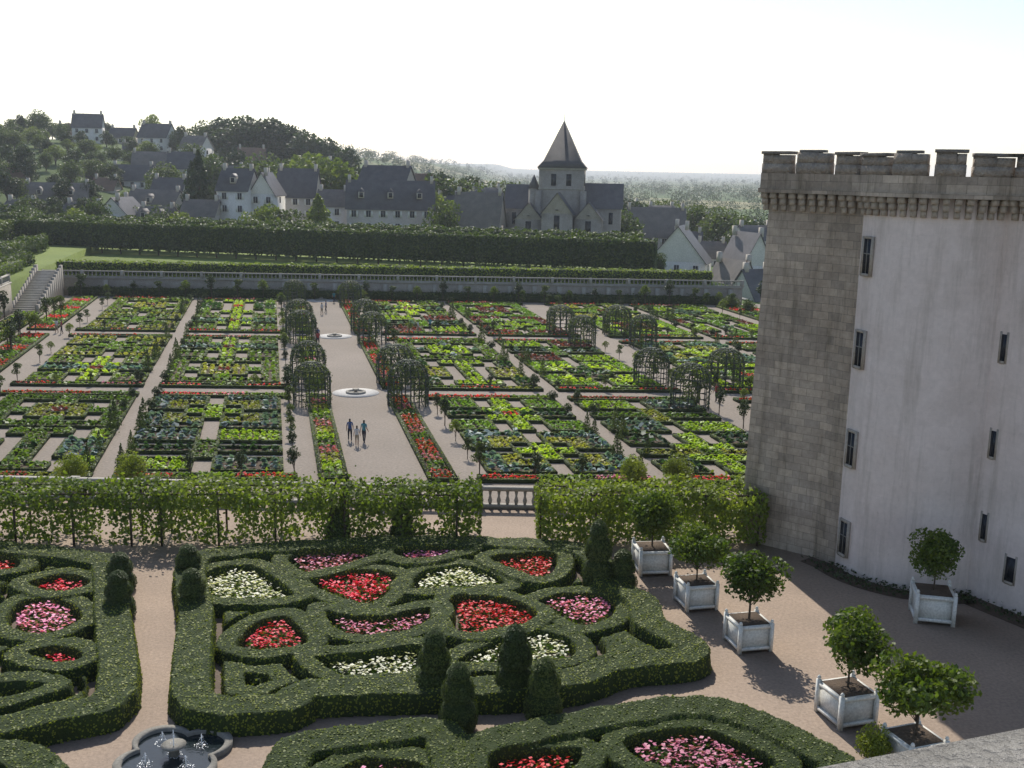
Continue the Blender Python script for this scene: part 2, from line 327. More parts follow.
def mass(n,dmin,dmax,xs,hmin,hmax,per,ls,mi,rows=True):
    for k in range(n):
        D=dmin*(dmax/dmin)**((math.floor(rng.random()*7)+.10*rng.random())/7)
        px=rng.uniform(*xs); x=(px-512)/1090*D; y=D+x*.15*math.sin(D); g=float(terr(x,y)); H=rng.uniform(hmin,hmax); W=H*rng.uniform(.8,1.5)
        dd=unit(rng.normal(size=(per,3))); q=(.6+.45*rng.random(per))[:,None]
        P=np.array([x,y,g+H*.5])+dd*q*np.array([W*.5,W*.5,H*.5]); mb.leaves(leafq(P,ls*H,dd,1.),mi)
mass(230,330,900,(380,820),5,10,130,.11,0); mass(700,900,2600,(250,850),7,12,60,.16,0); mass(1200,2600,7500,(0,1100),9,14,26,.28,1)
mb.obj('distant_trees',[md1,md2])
# ------------------------------------------------------------------ houses
def house(pl,pr,D,ev,rg,wall=m_white,roof=m_slate,gable=False,depth=9.,yaw=0.,name='house',dorm=0,chim=2,stories=2):
    A=R(pl,ev,D); B=R(pr,ev,D); T=R((pl+pr)/2,rg,D+(0 if gable else depth/2)); w=B[0]-A[0]; cx=(A[0]+B[0])/2; ze=A[2]/2+B[2]/2; zr=T[2]
    if yaw==0: yaw=random.uniform(-.28,.28)
    g=float(terr(cx,D))-.6; e=empty(name,(cx,D+depth/2,0),yaw)
    mb=MB(); wf,df=w,depth
    mb.prism([(-wf/2,-df/2),(wf/2,-df/2),(wf/2,df/2),(-wf/2,df/2)],g,ze,0)
    if gable:
        for y in (-df/2,df/2): mb.add([(-wf/2,y,ze),(wf/2,y,ze),(0,y,zr)],[(0,1,2)],0)
    else:
        for x in (-wf/2,wf/2): mb.add([(x,-df/2,ze),(x,df/2,ze),(x,0,zr)],[(0,1,2)],0)
    mb.obj('walls',[wall],e)
    mb=MB(); o=.35; t=.18
    if gable:
        sl=(zr-ze)/(wf/2)
        for s in (-1,1):
            x1=s*(wf/2+o); z1=ze-o*sl
            mb.add([(x1,-df/2-o,z1),(x1,df/2+o,z1),(0,df/2+o,zr),(0,-df/2-o,zr),(x1,-df/2-o,z1+t),(x1,df/2+o,z1+t),(0,df/2+o,zr+t),(0,-df/2-o,zr+t)],[(0,1,2,3),(4,5,6,7),(0,1,5,4),(0,3,7,4),(1,2,6,5)])
    else:
        sl=(zr-ze)/(df/2)
        for s in (-1,1):
            y1=s*(df/2+o); z1=ze-o*sl
            mb.add([(-wf/2-o,y1,z1),(wf/2+o,y1,z1),(wf/2+o,0,zr),(-wf/2-o,0,zr),(-wf/2-o,y1,z1+t),(wf/2+o,y1,z1+t),(wf/2+o,0,zr+t),(-wf/2-o,0,zr+t)],[(0,1,2,3),(4,5,6,7),(0,1,5,4),(0,3,7,4),(1,2,6,5)])
    mb.obj('roof',[roof],e)
    mb=MB(); nw=max(2,int(w/3.2)); 
    for st in range(stories):
        z=ze-1.4-st*2.9
        if z<g+1: break
        for i in range(nw):
            x=-w/2+w*(i+.5)/nw; mb.box((x,-df/2-.01,z),(.95,.1,1.45),0,0); mb.box((x,-df/2-.05,z-.8),(1.2,.2,.12),0,1); mb.box((x,-df/2-.075,z),(.06,.05,1.4),0,1)
            for s in (-1,1): mb.box((x+s*.78,-df/2-.04,z),(.42,.07,1.45),0,1)
        for sx_ in (-1,1): mb.box((sx_*(w/2+.01),0,z),(.1,.95,1.4),0,0)
    mb.obj('windows',[m_glass,m_paint],e)
    mb=MB()
    for i in range(chim):
        x=(-w/2+.5) if i==0 else (w/2-.5)
        if gable: mb.box((x*.3,(-df/2+1) if i else (df/2-1),zr+.3),(.7,.9,1.9),0)
        else: mb.box((x,0,zr+.4),(.7,1.0,1.8),0); mb.cyl((x,-.2,zr+1.3),(x,-.2,zr+1.7),.12,.1,6,1)
    for i in range(dorm):
        x=-w/2+w*(i+.5)/dorm; y=-df/4-.6; z=(ze+zr)/2-.3
        mb.box((x,y,z+.1),(1.3,2.0,1.4),0,0); mb.add([(x-.8,y-1.1,z+.8),(x+.8,y-1.1,z+.8),(x,y-1.1,z+1.7),(x-.8,y+1.4,z+.8),(x+.8,y+1.4,z+.8),(x,y+1.4,z+1.7)],[(0,1,2),(0,2,5,3),(1,4,5,2)],2); mb.box((x,y-1.02,z+.15),(.8,.05,1.0),0,3)
    if chim or dorm: mb.obj('chimneys',[m_cream,m_tile,roof,m_glass],e)
H=house
H(218,250,255,190,169,dorm=1); H(250,276,257,194,173,gable=True); H(345,432,250,208,181,m_cream,dorm=3); H(360,410,262,186,166,m_cream)
H(276,315,272,196,169,m_cream); H(455,502,240,226,193,m_cream,m_slate2,dorm=0); H(436,458,262,214,196,m_white,m_slate)
H(124,178,285,208,190,m_cream,m_slate2,dorm=1); H(22,82,300,200,183,m_white,m_slate2,dorm=2); H(100,132,262,214,198,m_white,gable=True)
H(108,150,345,180,165,m_white); H(86,122,390,172,158,m_white,m_slate2); H(70,98,430,127,114); H(138,170,440,137,124,m_white,m_slate)
H(-6,22,325,195,168,m_cream,m_tile); H(108,132,445,137,128,m_cream); H(12,42,420,147,133,m_white,m_tile); H(130,165,370,165,152,m_cream,m_slate2)
H(165,192,345,168,152,m_cream); H(215,240,345,180,166,m_white,m_slate2); H(40,66,370,170,158,m_cream,m_tile); H(150,182,300,195,178,m_cream); H(60,90,345,186,174,m_white)
H(236,262,380,160,148,m_white,m_tile); H(300,330,330,172,160,m_cream); H(0,30,270,214,200,m_white,m_slate2); H(60,96,268,216,203,m_cream,m_slate); H(135,170,255,222,207,m_white,m_slate2,dorm=2)
H(180,214,250,216,200,m_cream,m_slate2); H(90,112,330,190,178,m_cream,m_tile); H(-30,0,360,165,150,m_white); H(180,205,400,148,136,m_white,m_slate2); H(316,345,262,206,190,m_white,m_slate2)
H(408,430,300,186,174,m_cream,m_tile); H(55,72,440,134,124,m_white,m_tile); H(120,140,410,152,143,m_white,m_slate); H(30,52,395,160,150,m_white)
H(655,712,228,262,227,m_white,m_slate,gable=True,yaw=rad(-18)); H(628,686,270,236,208,m_cream,m_slate2); H(706,734,305,228,218,m_white,m_slate2)
H(733,768,215,266,234,m_white,m_slate,gable=True,yaw=rad(20)); H(722,752,192,292,262,m_white,m_slate2,gable=True,yaw=rad(25)); H(745,775,180,300,270,m_white,m_slate,yaw=rad(20))
H(604,640,300,215,203,m_cream); H(700,728,250,258,242,m_white,m_slate2); H(650,676,320,214,206,m_white,m_slate2); H(742,775,240,240,226,m_white,m_slate)
H(470,500,300,200,188,m_cream,m_slate); H(575,600,310,205,196,m_white,m_slate2); H(690,712,330,222,213,m_white,m_tile); H(725,760,290,236,224,m_white,m_slate2); H(676,704,262,246,232,m_white,m_slate)
# ------------------------------------------------------------------ church
def church():
    D=245; c=R(563,200,D); x0=c[0]; g=float(terr(x0,D))-.5
    zt=R(563,168,D)[2]; za=R(563,119,D)[2]; zr=R(563,186,D)[2]; ze=R(563,207,D)[2]
    e=empty('church',(x0,D+5,0),rad(-6)); k=D/1090
    mb=MB(); hw=5.0
    mb.prism([(-hw,-hw),(hw,-hw),(hw,hw),(-hw,hw)],g,zt,0)
    mb.box((0,0,zt-.2),(hw*2+.5,hw*2+.5,.4),0,1); mb.box((0,0,zt-4.6),(hw*2+.3,hw*2+.3,.25),0,1)
    for sx_ in (-1,1):
        for sy_ in (-1,1): mb.box((sx_*hw,sy_*hw,(g+zt-5)/2),(1.4,1.4,zt-5-g),0,0)
    for a_ in range(4):
        ca,sa=math.cos(a_*math.pi/2),math.sin(a_*math.pi/2)
        for x in (-1.7,1.7):
            px_,py_=x*ca-(-hw-.03)*sa*1,x*sa+(-hw-.03)*ca
            mb.box((px_,py_,zt-2.6),(1.1 if a_%2==0 else .1,.1 if a_%2==0 else 1.1,2.6),0,2)
    mb.obj('tower',[m_wstone,m_lstone,m_glass],e)
    mb=MB(); o=hw+.45; vs=[(-o,-o,zt),(o,-o,zt),(o,o,zt),(-o,o,zt)]; i_=hw*.82; z2=zt+1.6
    vs+=[(-i_,-i_,z2),(i_,-i_,z2),(i_,i_,z2),(-i_,i_,z2),(0,0,za)]
    mb.add(vs,[(0,1,5,4),(1,2,6,5),(2,3,7,6),(3,0,4,7),(4,5,8),(5,6,8),(6,7,8),(7,4,8),(3,2,1,0)]); mb.cyl((0,0,za-.3),(0,0,za+1.6),.07,.04,6)
    mb.obj('spire',[noisy('spire_slate',(.10,.095,.10),(.06,.058,.062),.6,8.,.75,.3,.03)],e)
    def gab(name,cx,cy,w,d,ze_,zr_,alongx):
        mb=MB(); mb.prism([(cx-w/2,cy-d/2),(cx+w/2,cy-d/2),(cx+w/2,cy+d/2),(cx-w/2,cy+d/2)],g,ze_,0)
        o=.4
        if alongx:
            for x in (cx-w/2,cx+w/2): mb.add([(x,cy-d/2,ze_),(x,cy+d/2,ze_),(x,cy,zr_)],[(0,1,2)],0)
            for s in (-1,1): mb.add([(cx-w/2-o,cy+s*(d/2+o),ze_-.3),(cx+w/2+o,cy+s*(d/2+o),ze_-.3),(cx+w/2+o,cy,zr_+.1),(cx-w/2-o,cy,zr_+.1)],[(0,1,2,3)],1)
            for i in range(int(w/4)): mb.box((cx-w/2+(i+.5)*w/int(w/4),cy-d/2-.02,ze_-2.4),(.9,.12,2.6),0,2); mb.box((cx-w/2+i*w/int(w/4),cy-d/2-.4,(g+ze_-1)/2),(.7,.8,ze_-1-g),0,0)
        else:
            for y in (cy-d/2,cy+d/2): mb.add([(cx-w/2,y,ze_),(cx+w/2,y,ze_),(cx,y,zr_)],[(0,1,2)],0)
            for s in (-1,1): mb.add([(cx+s*(w/2+o),cy-d/2-o,ze_-.3),(cx+s*(w/2+o),cy+d/2,ze_-.3),(cx,cy+d/2,zr_+.1),(cx,cy-d/2-o,zr_+.1)],[(0,1,2,3)],1)
            mb.box((cx,cy-d/2-.02,ze_-2),(1.2,.12,3.2),0,2); mb.lathe((cx,cy-d/2-.1,ze_+.8),[(.01,-.1),(.5,0),(.01,.1)],10,2)
        mb.obj(name,[m_wstone,m_slate,m_glass],e)
    gab('nave',9,2,9,9,ze,zr+.6,True); gab('choir',-8.7,2,8,9,ze-.4,zr,True); gab('transept',-.2,-9.5,6.6,8,ze-1.2,zr-1.4,False); gab('chapel',6.5,-6.8,6,7,ze-2.4,ze+1.2,False); gab('side_chapel',-6.8,-5.8,6,6,ze-2.8,ze+.8,False)
    mb=MB(); mb.cyl((-6.2,-3.5,g),(-6.2,-3.5,ze+4),1.2,1.2,10,0); mb.cyl((-6.2,-3.5,ze+4),(-6.2,-3.5,ze+7),1.4,.05,10,1); mb.obj('stair_turret',[m_wstone,m_slate],e)
church()
# ------------------------------------------------------------------ vegetable beds
crops={'lime':((.38,.54,.045),(.50,.64,.08),.28,.42,.34),'green':((.13,.22,.035),(.19,.29,.045),.35,.42,.30),'dark':((.045,.10,.045),(.07,.14,.06),.5,.5,.42),
 'blue':((.14,.22,.24),(.20,.29,.30),.45,.55,.46),'redleaf':((.22,.05,.06),(.28,.09,.08),.35,.42,.3),'carrot':((.19,.34,.045),(.24,.4,.06),.3,.36,.26),
 'redfl':((.65,.03,.03),(.85,.09,.07),.35,.36,.18),'pinkfl':((.65,.15,.28),(.75,.25,.4),.35,.36,.18),'olive':((.36,.37,.08),(.42,.43,.11),.25,.4,.3)}
cm={k:leafmat('crop_'+k,v[0],v[1],.8,.3,6.) for k,v in crops.items()}
ck=list(crops); cmats=[cm[k] for k in ck]+[m_soil,m_box,m_boxleaf]; SO,BX,BL=len(ck),len(ck)+1,len(ck)+2
PAT=[["aaa.aaa","abb.bba","ab.c.ba","..ccc..","ab.c.ba","abb.bba","aaa.aaa"],
     ["bbbbbbb","b..c..b","b.aaa.b","bcadacb","b.aaa.b","b..c..b","bbbbbbb"],
     ["aa.b.aa","aa.b.aa","..bbb..","cccdccc","..bbb..","aa.b.aa","aa.b.aa"],
     ["aaa.ccc","aaa.ccc","...b...","dddbddd","...b...","ccc.aaa","ccc.aaa"],
     ["a.bbb.a","a..b..a","cc.b.cc","cc.d.cc","cc.b.cc","a..b..a","a.bbb.a"]]
def plants(mb,cx,cy,w,h,crop,lod):
    c1,c2,ht,sp,ls=crops[crop]; sp=sp*(1.0 if lod==0 else 1.25); nu=max(1,int(w/sp)); nv=max(1,int(h/sp)); mi=ck.index(crop)
    uu_,vv_=np.meshgrid((np.arange(nu)+.5)/nu-.5,(np.arange(nv)+.5)/nv-.5); U_=cx+uu_.ravel()*w; V_=cy+vv_.ravel()*h
    U_=U_+rng.normal(size=U_.shape)*.04; V_=V_+rng.normal(size=V_.shape)*.04
    keep=rng.random(len(U_))<.94; U_=U_[keep]; V_=V_[keep]
    if len(U_)==0: return
    per=7 if lod==0 else 5
    P=KO[None]+U_[:,None]*KU[None]+V_[:,None]*KV[None]; vg=np.repeat(rng.uniform(.7,1.25,len(U_)),per); P=np.repeat(P,per,0); n=len(P)
    th=rng.random(n)*6.283; rr_=rng.random(n)*sp*.48*vg; zz=-3.9+ht*vg*(.35+.65*rng.random(n))*(1-rr_/sp*.8)
    P=P+np.column_stack([np.cos(th)*rr_,np.sin(th)*rr_])
    N=np.column_stack([np.cos(th)*.5,np.sin(th)*.5+.35,np.ones(n)])
    mb.leaves(leafq(np.column_stack([P,zz]),ls*(1.05 if lod==0 else 1.3),N,2.2,.85),mi)
    if crop in('redfl','pinkfl'):
        mb.leaves(leafq(np.column_stack([P,zz-.12]),ls*1.4,N,1.,.8),ck.index('green'))
def hedge_seg(mb,u0,v0,u1,v1,lod,h=.26,w=.24):
    a=np.array(K(u0,v0)[:2]); b_=np.array(K(u1,v1)[:2]); L=np.linalg.norm(b_-a); d=(b_-a)/L; c=(a+b_)/2
    mb.box((c[0],c[1],-4+h/2),(L+w*.9,w,h),math.atan2(d[1],d[0]),BX)
    k=int(L*(22 if lod==0 else 9)); s=rng.random(k)*L; n=np.array([-d[1],d[0]]); w_=(rng.random(k)-.5)*w*1.15
    P=a+d*s[:,None]+n*w_[:,None]; mb.leaves(leafq(np.column_stack([P,-4+h*(.85+.3*rng.random(k))]),.13 if lod==0 else .2,np.tile([0,.3,1.],(k,1)),1.8),BL)
def bed(u0,u1,v0,v1,pat,mp,lod):
    mb=MB(); n=7; cu=(u1-u0)/n; cv=(v1-v0)/n
    g=[[('.' if i<0 or j<0 or i>=n or j>=n else pat[j][i]) for i in range(-1,n+1)] for j in range(-1,n+1)]
    for j in range(n):
        for i in range(n):
            ch=g[j+1][i+1]
            if ch!='.':
                uc=u0+(i+.5)*cu; vc=v0+(j+.5)*cv
                q=[K(uc-cu/2,vc-cv/2,-3.94),K(uc+cu/2,vc-cv/2,-3.94),K(uc+cu/2,vc+cv/2,-3.94),K(uc-cu/2,vc+cv/2,-3.94)]; mb.quad(*q,SO)
                plants(mb,uc,vc,cu*.93,cv*.93,mp[ch],lod)
    for j in range(n+1):
        for i in range(n+1):
            if g[j+1][i+1]!=g[j+1][i] and j<n: hedge_seg(mb,u0+i*cu,v0+j*cv,u0+i*cu,v0+(j+1)*cv,lod)
            if g[j+1][i+1]!=g[j][i+1] and i<n: hedge_seg(mb,u0+i*cu,v0+j*cv,u0+(i+1)*cu,v0+j*cv,lod)
    mb.obj('vegetable_bed',cmats)
def strip(u0,u1,v0,v1,seq,lod,step=3.0,name='flower_border'):
    mb=MB(); du,dv=u1-u0,v1-v0; along=dv>du; L=dv if along else du; n=max(1,int(L/step))
    mb.quad(K(u0,v0,-3.95),K(u1,v0,-3.95),K(u1,v1,-3.95),K(u0,v1,-3.95),SO)
    for i in range(n):
        t=(i+.5)/n; cr_=seq[i%len(seq)]
        if along: plants(mb,(u0+u1)/2,v0+dv*t,du*.8,dv/n*.98,cr_,lod)
        else: plants(mb,u0+du*t,(v0+v1)/2,du/n*.98,dv*.8,cr_,lod)
    for a_,b__,c_,d_ in ((u0,v0,u1,v0),(u0,v1,u1,v1),(u0,v0,u0,v1),(u1,v0,u1,v1)): hedge_seg(mb,a_,b__,c_,d_,lod)
    mb.obj(name,cmats)
rowsV=[(.6,27.4),(31,61),(65,98)]
colsU=[(-30.8,-6.0),(6.0,30.2),(34,58.5)]
maps=[dict(a='lime',b='green',c='blue',d='dark'),dict(a='green',b='lime',c='blue',d='redleaf'),dict(a='carrot',b='lime',c='dark',d='redfl'),
      dict(a='blue',b='olive',c='lime',d='green'),dict(a='olive',b='green',c='carrot',d='redleaf'),dict(a='redleaf',b='carrot',c='lime',d='blue'),dict(a='dark',b='lime',c='olive',d='green')]
plan={(0,0):[(4,0),(3,0),(1,4),(0,3)],(1,0):[(0,3),(2,6),(2,2),(3,3)],(0,1):[(2,1),(1,4),(0,4),(2,1)],(1,1):[(4,6),(0,2),(1,0),(3,5)],
      (0,2):[(0,4),(2,1),(1,4),(4,2)],(1,2):[(3,5),(0,5),(2,1),(1,5)],(2,0):[(0,2),(1,3),(2,0),(4,5)],(2,1):[(1,2),(3,5),(0,3),(2,1)],(2,2):[(1,5),(4,5),(2,4),(0,1)]}
for ci,(ua,ub) in enumerate(colsU):
    for ri,(va,vb) in enumerate(rowsV):
        um=(ua+ub)/2; vm=(va+vb)/2; pl=plan[(ci,ri)]; lod=0 if ri==0 else 1
        q=[(ua+.9,um-.9,va+1.7,vm-.45),(um+.9,ub-.9,va+1.7,vm-.45),(ua+.9,um-.9,vm+.45,vb-1.7),(um+.9,ub-.9,vm+.45,vb-1.7)]
        for (a_,b__,c_,d_),(pi,mi_) in zip(q,pl): bed(a_,b__,c_,d_,PAT[pi],maps[mi_],lod)
        strip(ua,um-.8,va-.2,va+.9,['redfl','green','pinkfl'] if (ci+ri)%2 else ['green','redfl','olive'],lod)
        strip(um+.8,ub,va-.2,va+.9,['redfl','green'],lod); strip(ua,um-.8,vb-.9,vb+.2,['redfl','redfl','green'],lod); strip(um+.8,ub,vb-.9,vb+.2,['redfl','pinkfl','green'],lod)
for va,vb in rowsV:
    strip(2.7,4.4,va,vb,['redfl','green','pinkfl','redfl'],0,2.); strip(-4.4,-2.7,va,vb,['green','lime','olive','pinkfl'],0,2.)
    strip(-36.6,-33.4,va,vb,['redfl','green','carrot'],1,3.); strip(-41,-37.6,va,vb if vb<90 else 79,['green','olive','carrot'],1,3.)
for a_,b__ in ((60.5,66),(68,76),(78,90)):
    for va,vb in rowsV: strip(a_,b__,va,vb,['green','redfl','carrot','dark'],1,3.)
def basin(u,v,r):
    c=K(u,v,-4); mb=MB(); mb.lathe((c[0],c[1],c[2]),[(r,0),(r,.18),(r-.22,.18),(r-.22,.1)],32,0); mb.lathe((c[0],c[1],c[2]),[(.15,.1),(.1,.25),(.3,.36),(.32,.4),(.1,.36)],16,0)
    mb.lathe((c[0],c[1],c[2]),[(2.1,.0),(2.1,.03),(r,.03)],32,1)
    mb.obj('round_fountain_basin',[m_lstone,noisy('pale_paving',(.66,.64,.61),(.56,.54,.51),2,12)])
for v in (29.2,63.0,99.3): basin(0,v,.9)
def arbour_mesh():
    mb=MB(); n=14; r=1.6
    def prof(z): return 1. if z<2.2 else math.sqrt(max(0,1-((z-2.2)/1.45)**2))
    zs=[0,.7,1.4,2.2,2.7,3.1,3.4,3.58,3.65]
    for i in range(n):
        t=2*math.pi*i/n; pts=[(r*prof(z)*math.cos(t),r*prof(z)*math.sin(t),z) for z in zs]
        for a_,b__ in zip(pts[:-1],pts[1:]): mb.cyl(a_,b__,.055,.055,4,0)
    for z in (.5,1.,1.5,2.0,2.5,3.0,3.4):
        for i in range(24):
            if z<1.9 and i%6 in (4,): continue
            a_=2*math.pi*i/24;b__=2*math.pi*(i+1)/24; q=prof(z); mb.cyl((r*q*math.cos(a_),r*q*math.sin(a_),z),(r*q*math.cos(b__),r*q*math.sin(b__),z),.04,.04,4,0)
    k=4300; th=rng.random(k)*6.283; z=rng.random(k)*3.65; q=np.where(z<2.2,1,np.sqrt(np.clip(1-((z-2.2)/1.45)**2,0,1)))
    a4=np.abs(((th+math.pi/4)%(math.pi/2))-math.pi/4); openg=(a4*r<.5)&(z<1.9)
    pt=np.sin(th*3+z*1.7)+np.sin(th*7-z*2.3)*.6
    ok=~openg&(rng.random(k)<(.35+.25*z))&(pt>-.8); th,z,q=th[ok],z[ok],q[ok]; rr_=r*q+rng.normal(size=len(th))*.07+.06*np.sin(th*5+z*3)
    mb.leaves(leafq(np.column_stack([rr_*np.cos(th),rr_*np.sin(th),z+rng.normal(size=len(th))*.04]),.17,np.column_stack([np.cos(th)*q,np.sin(th)*q,1-q+.2]),1.5),1)
    return mb.mesh('arbour',[plain('arbour_wood',(.075,.09,.075)),leafmat('rose_leaf',(.055,.09,.024),(.12,.15,.04),.6,.3,4.)])
AR=arbour_mesh()
for uc,du in ((0,4.1),(32.2,3.6),):
    for vc in (29.2,63.2):
        for s in (-1,1):
            for t in (-1,1): inst('rose_arbour',AR,K(uc+s*du,vc+t*5.0),rng.uniform(0,6.2),(1.04*rng.uniform(.92,1.08),1.04*rng.uniform(.92,1.08),rng.uniform(.96,1.1)))
for s in (-1,1): inst('rose_arbour',AR,K(s*4.1,94),rad(12))
for vc in (29.2,63.2):
    for s in (-1,1): inst('rose_arbour',AR,K(62+s*3,vc+s*3),rad(12)); inst('rose_arbour',AR,K(62-s*3,vc+s*3),rad(12))
FT=[tree_mesh('fruit_tree_a',2.6,1.7,560,.17,m_leaf,.28,8,21,.02),tree_mesh('fruit_tree_b',2.3,1.5,480,.17,m_leafl,.26,7,22,.02),tree_mesh('fruit_tree_c',2.9,1.4,560,.17,m_leafd,.22,9,23,.02)]
SHR=[conifer_mesh('pear_pyramid',2.6,1.3,520,.17,m_leaf,25),tree_mesh('round_shrub',1.5,1.4,520,.15,m_leafd,.08,12,26,.025)]
BALL=tree_mesh('clipped_ball',2.0,2.1,3000,.12,m_boxleaf,.06,28,24,.03)
for ua,ub in [(-30.8,-6.0),(6.0,30.2),(34,58.5),(62,78)]:
    for va,vb in rowsV:
        um=(ua+ub)/2; vm=(va+vb)/2
        for uq in (ua+.1,ub-.1):
            for k in range(6):
                if random.random()<.85: inst('fruit_tree',FT[random.randrange(3)],K(uq,va+1.5+k*(vb-va-3)/5+random.uniform(-.5,.5)),random.random()*6,random.uniform(.55,1.0))
        for uq in (um-1.1,um+1.1):
            for vq in (va+1.6,vm-1,vm+1,vb-1.6,(va+vm)/2,(vb+vm)/2): inst('pyramid_pear_tree' if (int(vq*7)%2) else 'round_shrub',SHR[0 if (int(vq*7)%2) else 1],K(uq,vq),random.random()*6,random.uniform(.6,.95))
        for k in range(1,7): 
            if random.random()<.8: inst('fruit_tree',FT[random.randrange(3)],K(ua+(ub-ua)*k/7+random.uniform(-.5,.5),va+.3),random.random()*6,random.uniform(.45,.8))
for px,py in ((72,487),(131,485),(632,489),(677,487)): p=G(px,py,-4); inst('clipped_ball_shrub',BALL,(p[0],p[1],-4),random.random()*6,1.15)
for k in range(70):
    u=rng.uniform(60,100); v=rng.uniform(10,100); inst('fruit_tree',FT[k%3],K(u,v),k,rng.uniform(1.,1.9))
for k in range(30):
    inst('fruit_tree',FT[k%3],K(rng.uniform(-41.5,-34),rng.uniform(0,78)),k,rng.uniform(.9,1.5))
for k in range(26): inst('fruit_tree',FT[k%3],K(-36+k*3.9,99.6),k,rng.uniform(.9,1.5))
# ------------------------------------------------------------------ ornamental parterres
def cr(P,n=4,closed=True):
    P=np.array(P,float); N=len(P); out=[]
    for i in range(N):
        a,b_,c,d=P[(i-1)%N],P[i],P[(i+1)%N],P[(i+2)%N]
        for t in np.arange(n)/n: out.append(.5*((2*b_)+(-a+c)*t+(2*a-5*b_+4*c-d)*t*t+(-a+3*b_-3*c+d)*t**3))
    return np.array(out)
def dpoly(P,X,Y):
    D=np.full(X.shape,1e9); ins=np.zeros(X.shape,bool); N=len(P)
    for i in range(N):
        a=P[i]; b_=P[(i+1)%N]; d=b_-a; L2=(d**2).sum()+1e-12
        t=np.clip(((X-a[0])*d[0]+(Y-a[1])*d[1])/L2,0,1); D=np.minimum(D,np.hypot(X-a[0]-t*d[0],Y-a[1]-t*d[1]))
        c=((a[1]>Y)!=(b_[1]>Y)); 
        if abs(d[1])>1e-12: ins^= c&(X<d[0]*(Y-a[1])/d[1]+a[0])
    return D,ins
flm={'pink':leafmat('flower_pink',(.8,.22,.40),(.9,.40,.56),2.,.2,20.),'white':leafmat('flower_white',(.72,.72,.55),(.88,.86,.74),2.,.2,20.),'red':leafmat('flower_red',(.7,.018,.02),(.88,.05,.035),2.,.2,20.)}
m_under=leafmat('flower_foliage',(.07,.13,.02),(.10,.17,.03),1.,.3,12.)
def parterre(border,rings,wB=1.25,w=.74,res=.06,hB=.66,hr=.52,hf=.44,gap=.30,groove=True):
    B=cr([G(*p,.6) for p in border],3); RG=[(cr([G(*p,.5) for p in r_],5),c) for r_,c in rings]
    x0,y0=B.min(0)-1.2; x1,y1=B.max(0)+1.2; xs=np.arange(x0,x1,res); ys=np.arange(y0,y1,res); X,Y=np.meshgrid(xs,ys)
    db,ib=dpoly(B,X,Y); s=wB/2-db; Hh=hB*np.clip(s/.05,0,1)**.35
    dr=np.full(X.shape,1e9); ir=np.zeros(X.shape,bool); rl=[]; ring=np.zeros(X.shape)
    for k_,(P,c) in enumerate(RG):
        d,i_=dpoly(P,X,Y); dr=np.minimum(dr,d); ir|=i_; rl.append((d,i_,c))
        ring=np.maximum(ring,(hr+.06*math.sin(k_*2.7))*np.clip((w/2-d)/.05,0,1)**.35)
    Hh=np.maximum(Hh,ring)
    sf=np.where(ib&~ir,np.minimum(db-(wB/2+gap),dr-(w/2+gap)),-1)
    mm=np.mod(sf,.92); grv=np.where((mm>.66)&(sf>0),.05,1.) if groove else 1.
    Hh=np.maximum(Hh,hf*np.clip(sf/.05,0,1)**.35*grv)
    nz=.022*np.sin(X*3.1+Y*1.7)+.016*np.sin(X*7.3-Y*5.1)+rng.normal(size=X.shape)*.008
    on=Hh>.03; Z=np.where(on,Hh+nz*np.clip(Hh*2,0,1),0.012)
    jx=rng.normal(size=X.shape)*.008; jy=rng.normal(size=X.shape)*.008
    V=np.stack([X+jx,Y+jy,Z],-1); idx=np.arange(X.size).reshape(X.shape); q=np.stack([idx[:-1,:-1],idx[:-1,1:],idx[1:,1:],idx[1:,:-1]],-1).reshape(-1,4)
    onf=on.ravel()[q].any(1); q=q[onf]; used=np.unique(q); re=np.zeros(X.size,int); re[used]=np.arange(len(used)); Vv=V.reshape(-1,3)
    mb=MB(); mb.v=list(map(tuple,Vv[used].tolist())); mb.f=list(map(tuple,re[q].tolist())); mb.mi=[0]*len(mb.f)
    A,Bb,C,Dd=(Vv[q[:,k]] for k in range(4)); nr=np.cross(C-A,Dd-Bb)*.5; ar=np.linalg.norm(nr,axis=1); nr=unit(nr)
    k=int(ar.sum()*105); ch=rng.choice(len(q),k,p=ar/ar.sum()); a1=rng.random((k,1)); b1=rng.random((k,1))
    P=(A[ch]*(1-a1)+Bb[ch]*a1)*(1-b1)+(Dd[ch]*(1-a1)+C[ch]*a1)*b1+nr[ch]*.014
    mb.leaves(leafq(P,.07,nr[ch],2.2,.85),1)
    mb.obj('box_hedge_parterre',[m_box,m_boxleaf],smooth=False)
    mb=MB(); mb.add([(p[0],p[1],.008) for p in B],[tuple(range(len(B)))]); mb.obj('parterre_ground',[m_pfloor])
    for d,i_,c in rl:
        if c is None: continue
        ok=i_&(d>w/2+.22); yy,xx=np.nonzero(ok)
        if len(yy)==0: continue
        n=int(len(yy)*res*res*170); k=rng.integers(0,len(yy),n); P=np.column_stack([xs[xx[k]]+rng.random(n)*res,ys[yy[k]]+rng.random(n)*res,.22+.16*rng.random(n)])
        mb=MB(); up=np.tile([0,0.3,1.],(n,1)); mb.leaves(leafq(P-[0,0,.12],.15,up,.8,.8),0); kk=int(n*.72)
        patch=np.sin(P[:kk,0]*4.1)*np.sin(P[:kk,1]*3.7)+rng.normal(size=kk)*.5>-.8
        mb.leaves(leafq(P[:kk][patch]+[0,0,.08],.12,up[:kk][patch],2.,.95),1)
        mb.obj('flower_bed',[m_under,flm[c]])
central=[(192,562),(240,551),(320,545),(402,541),(500,543),(584,550),(610,583),(642,600),(650,622),(688,643),(684,656),(620,662),(572,678),(500,686),(440,686),(310,690),(285,703),(200,703),(192,660),(196,610)]
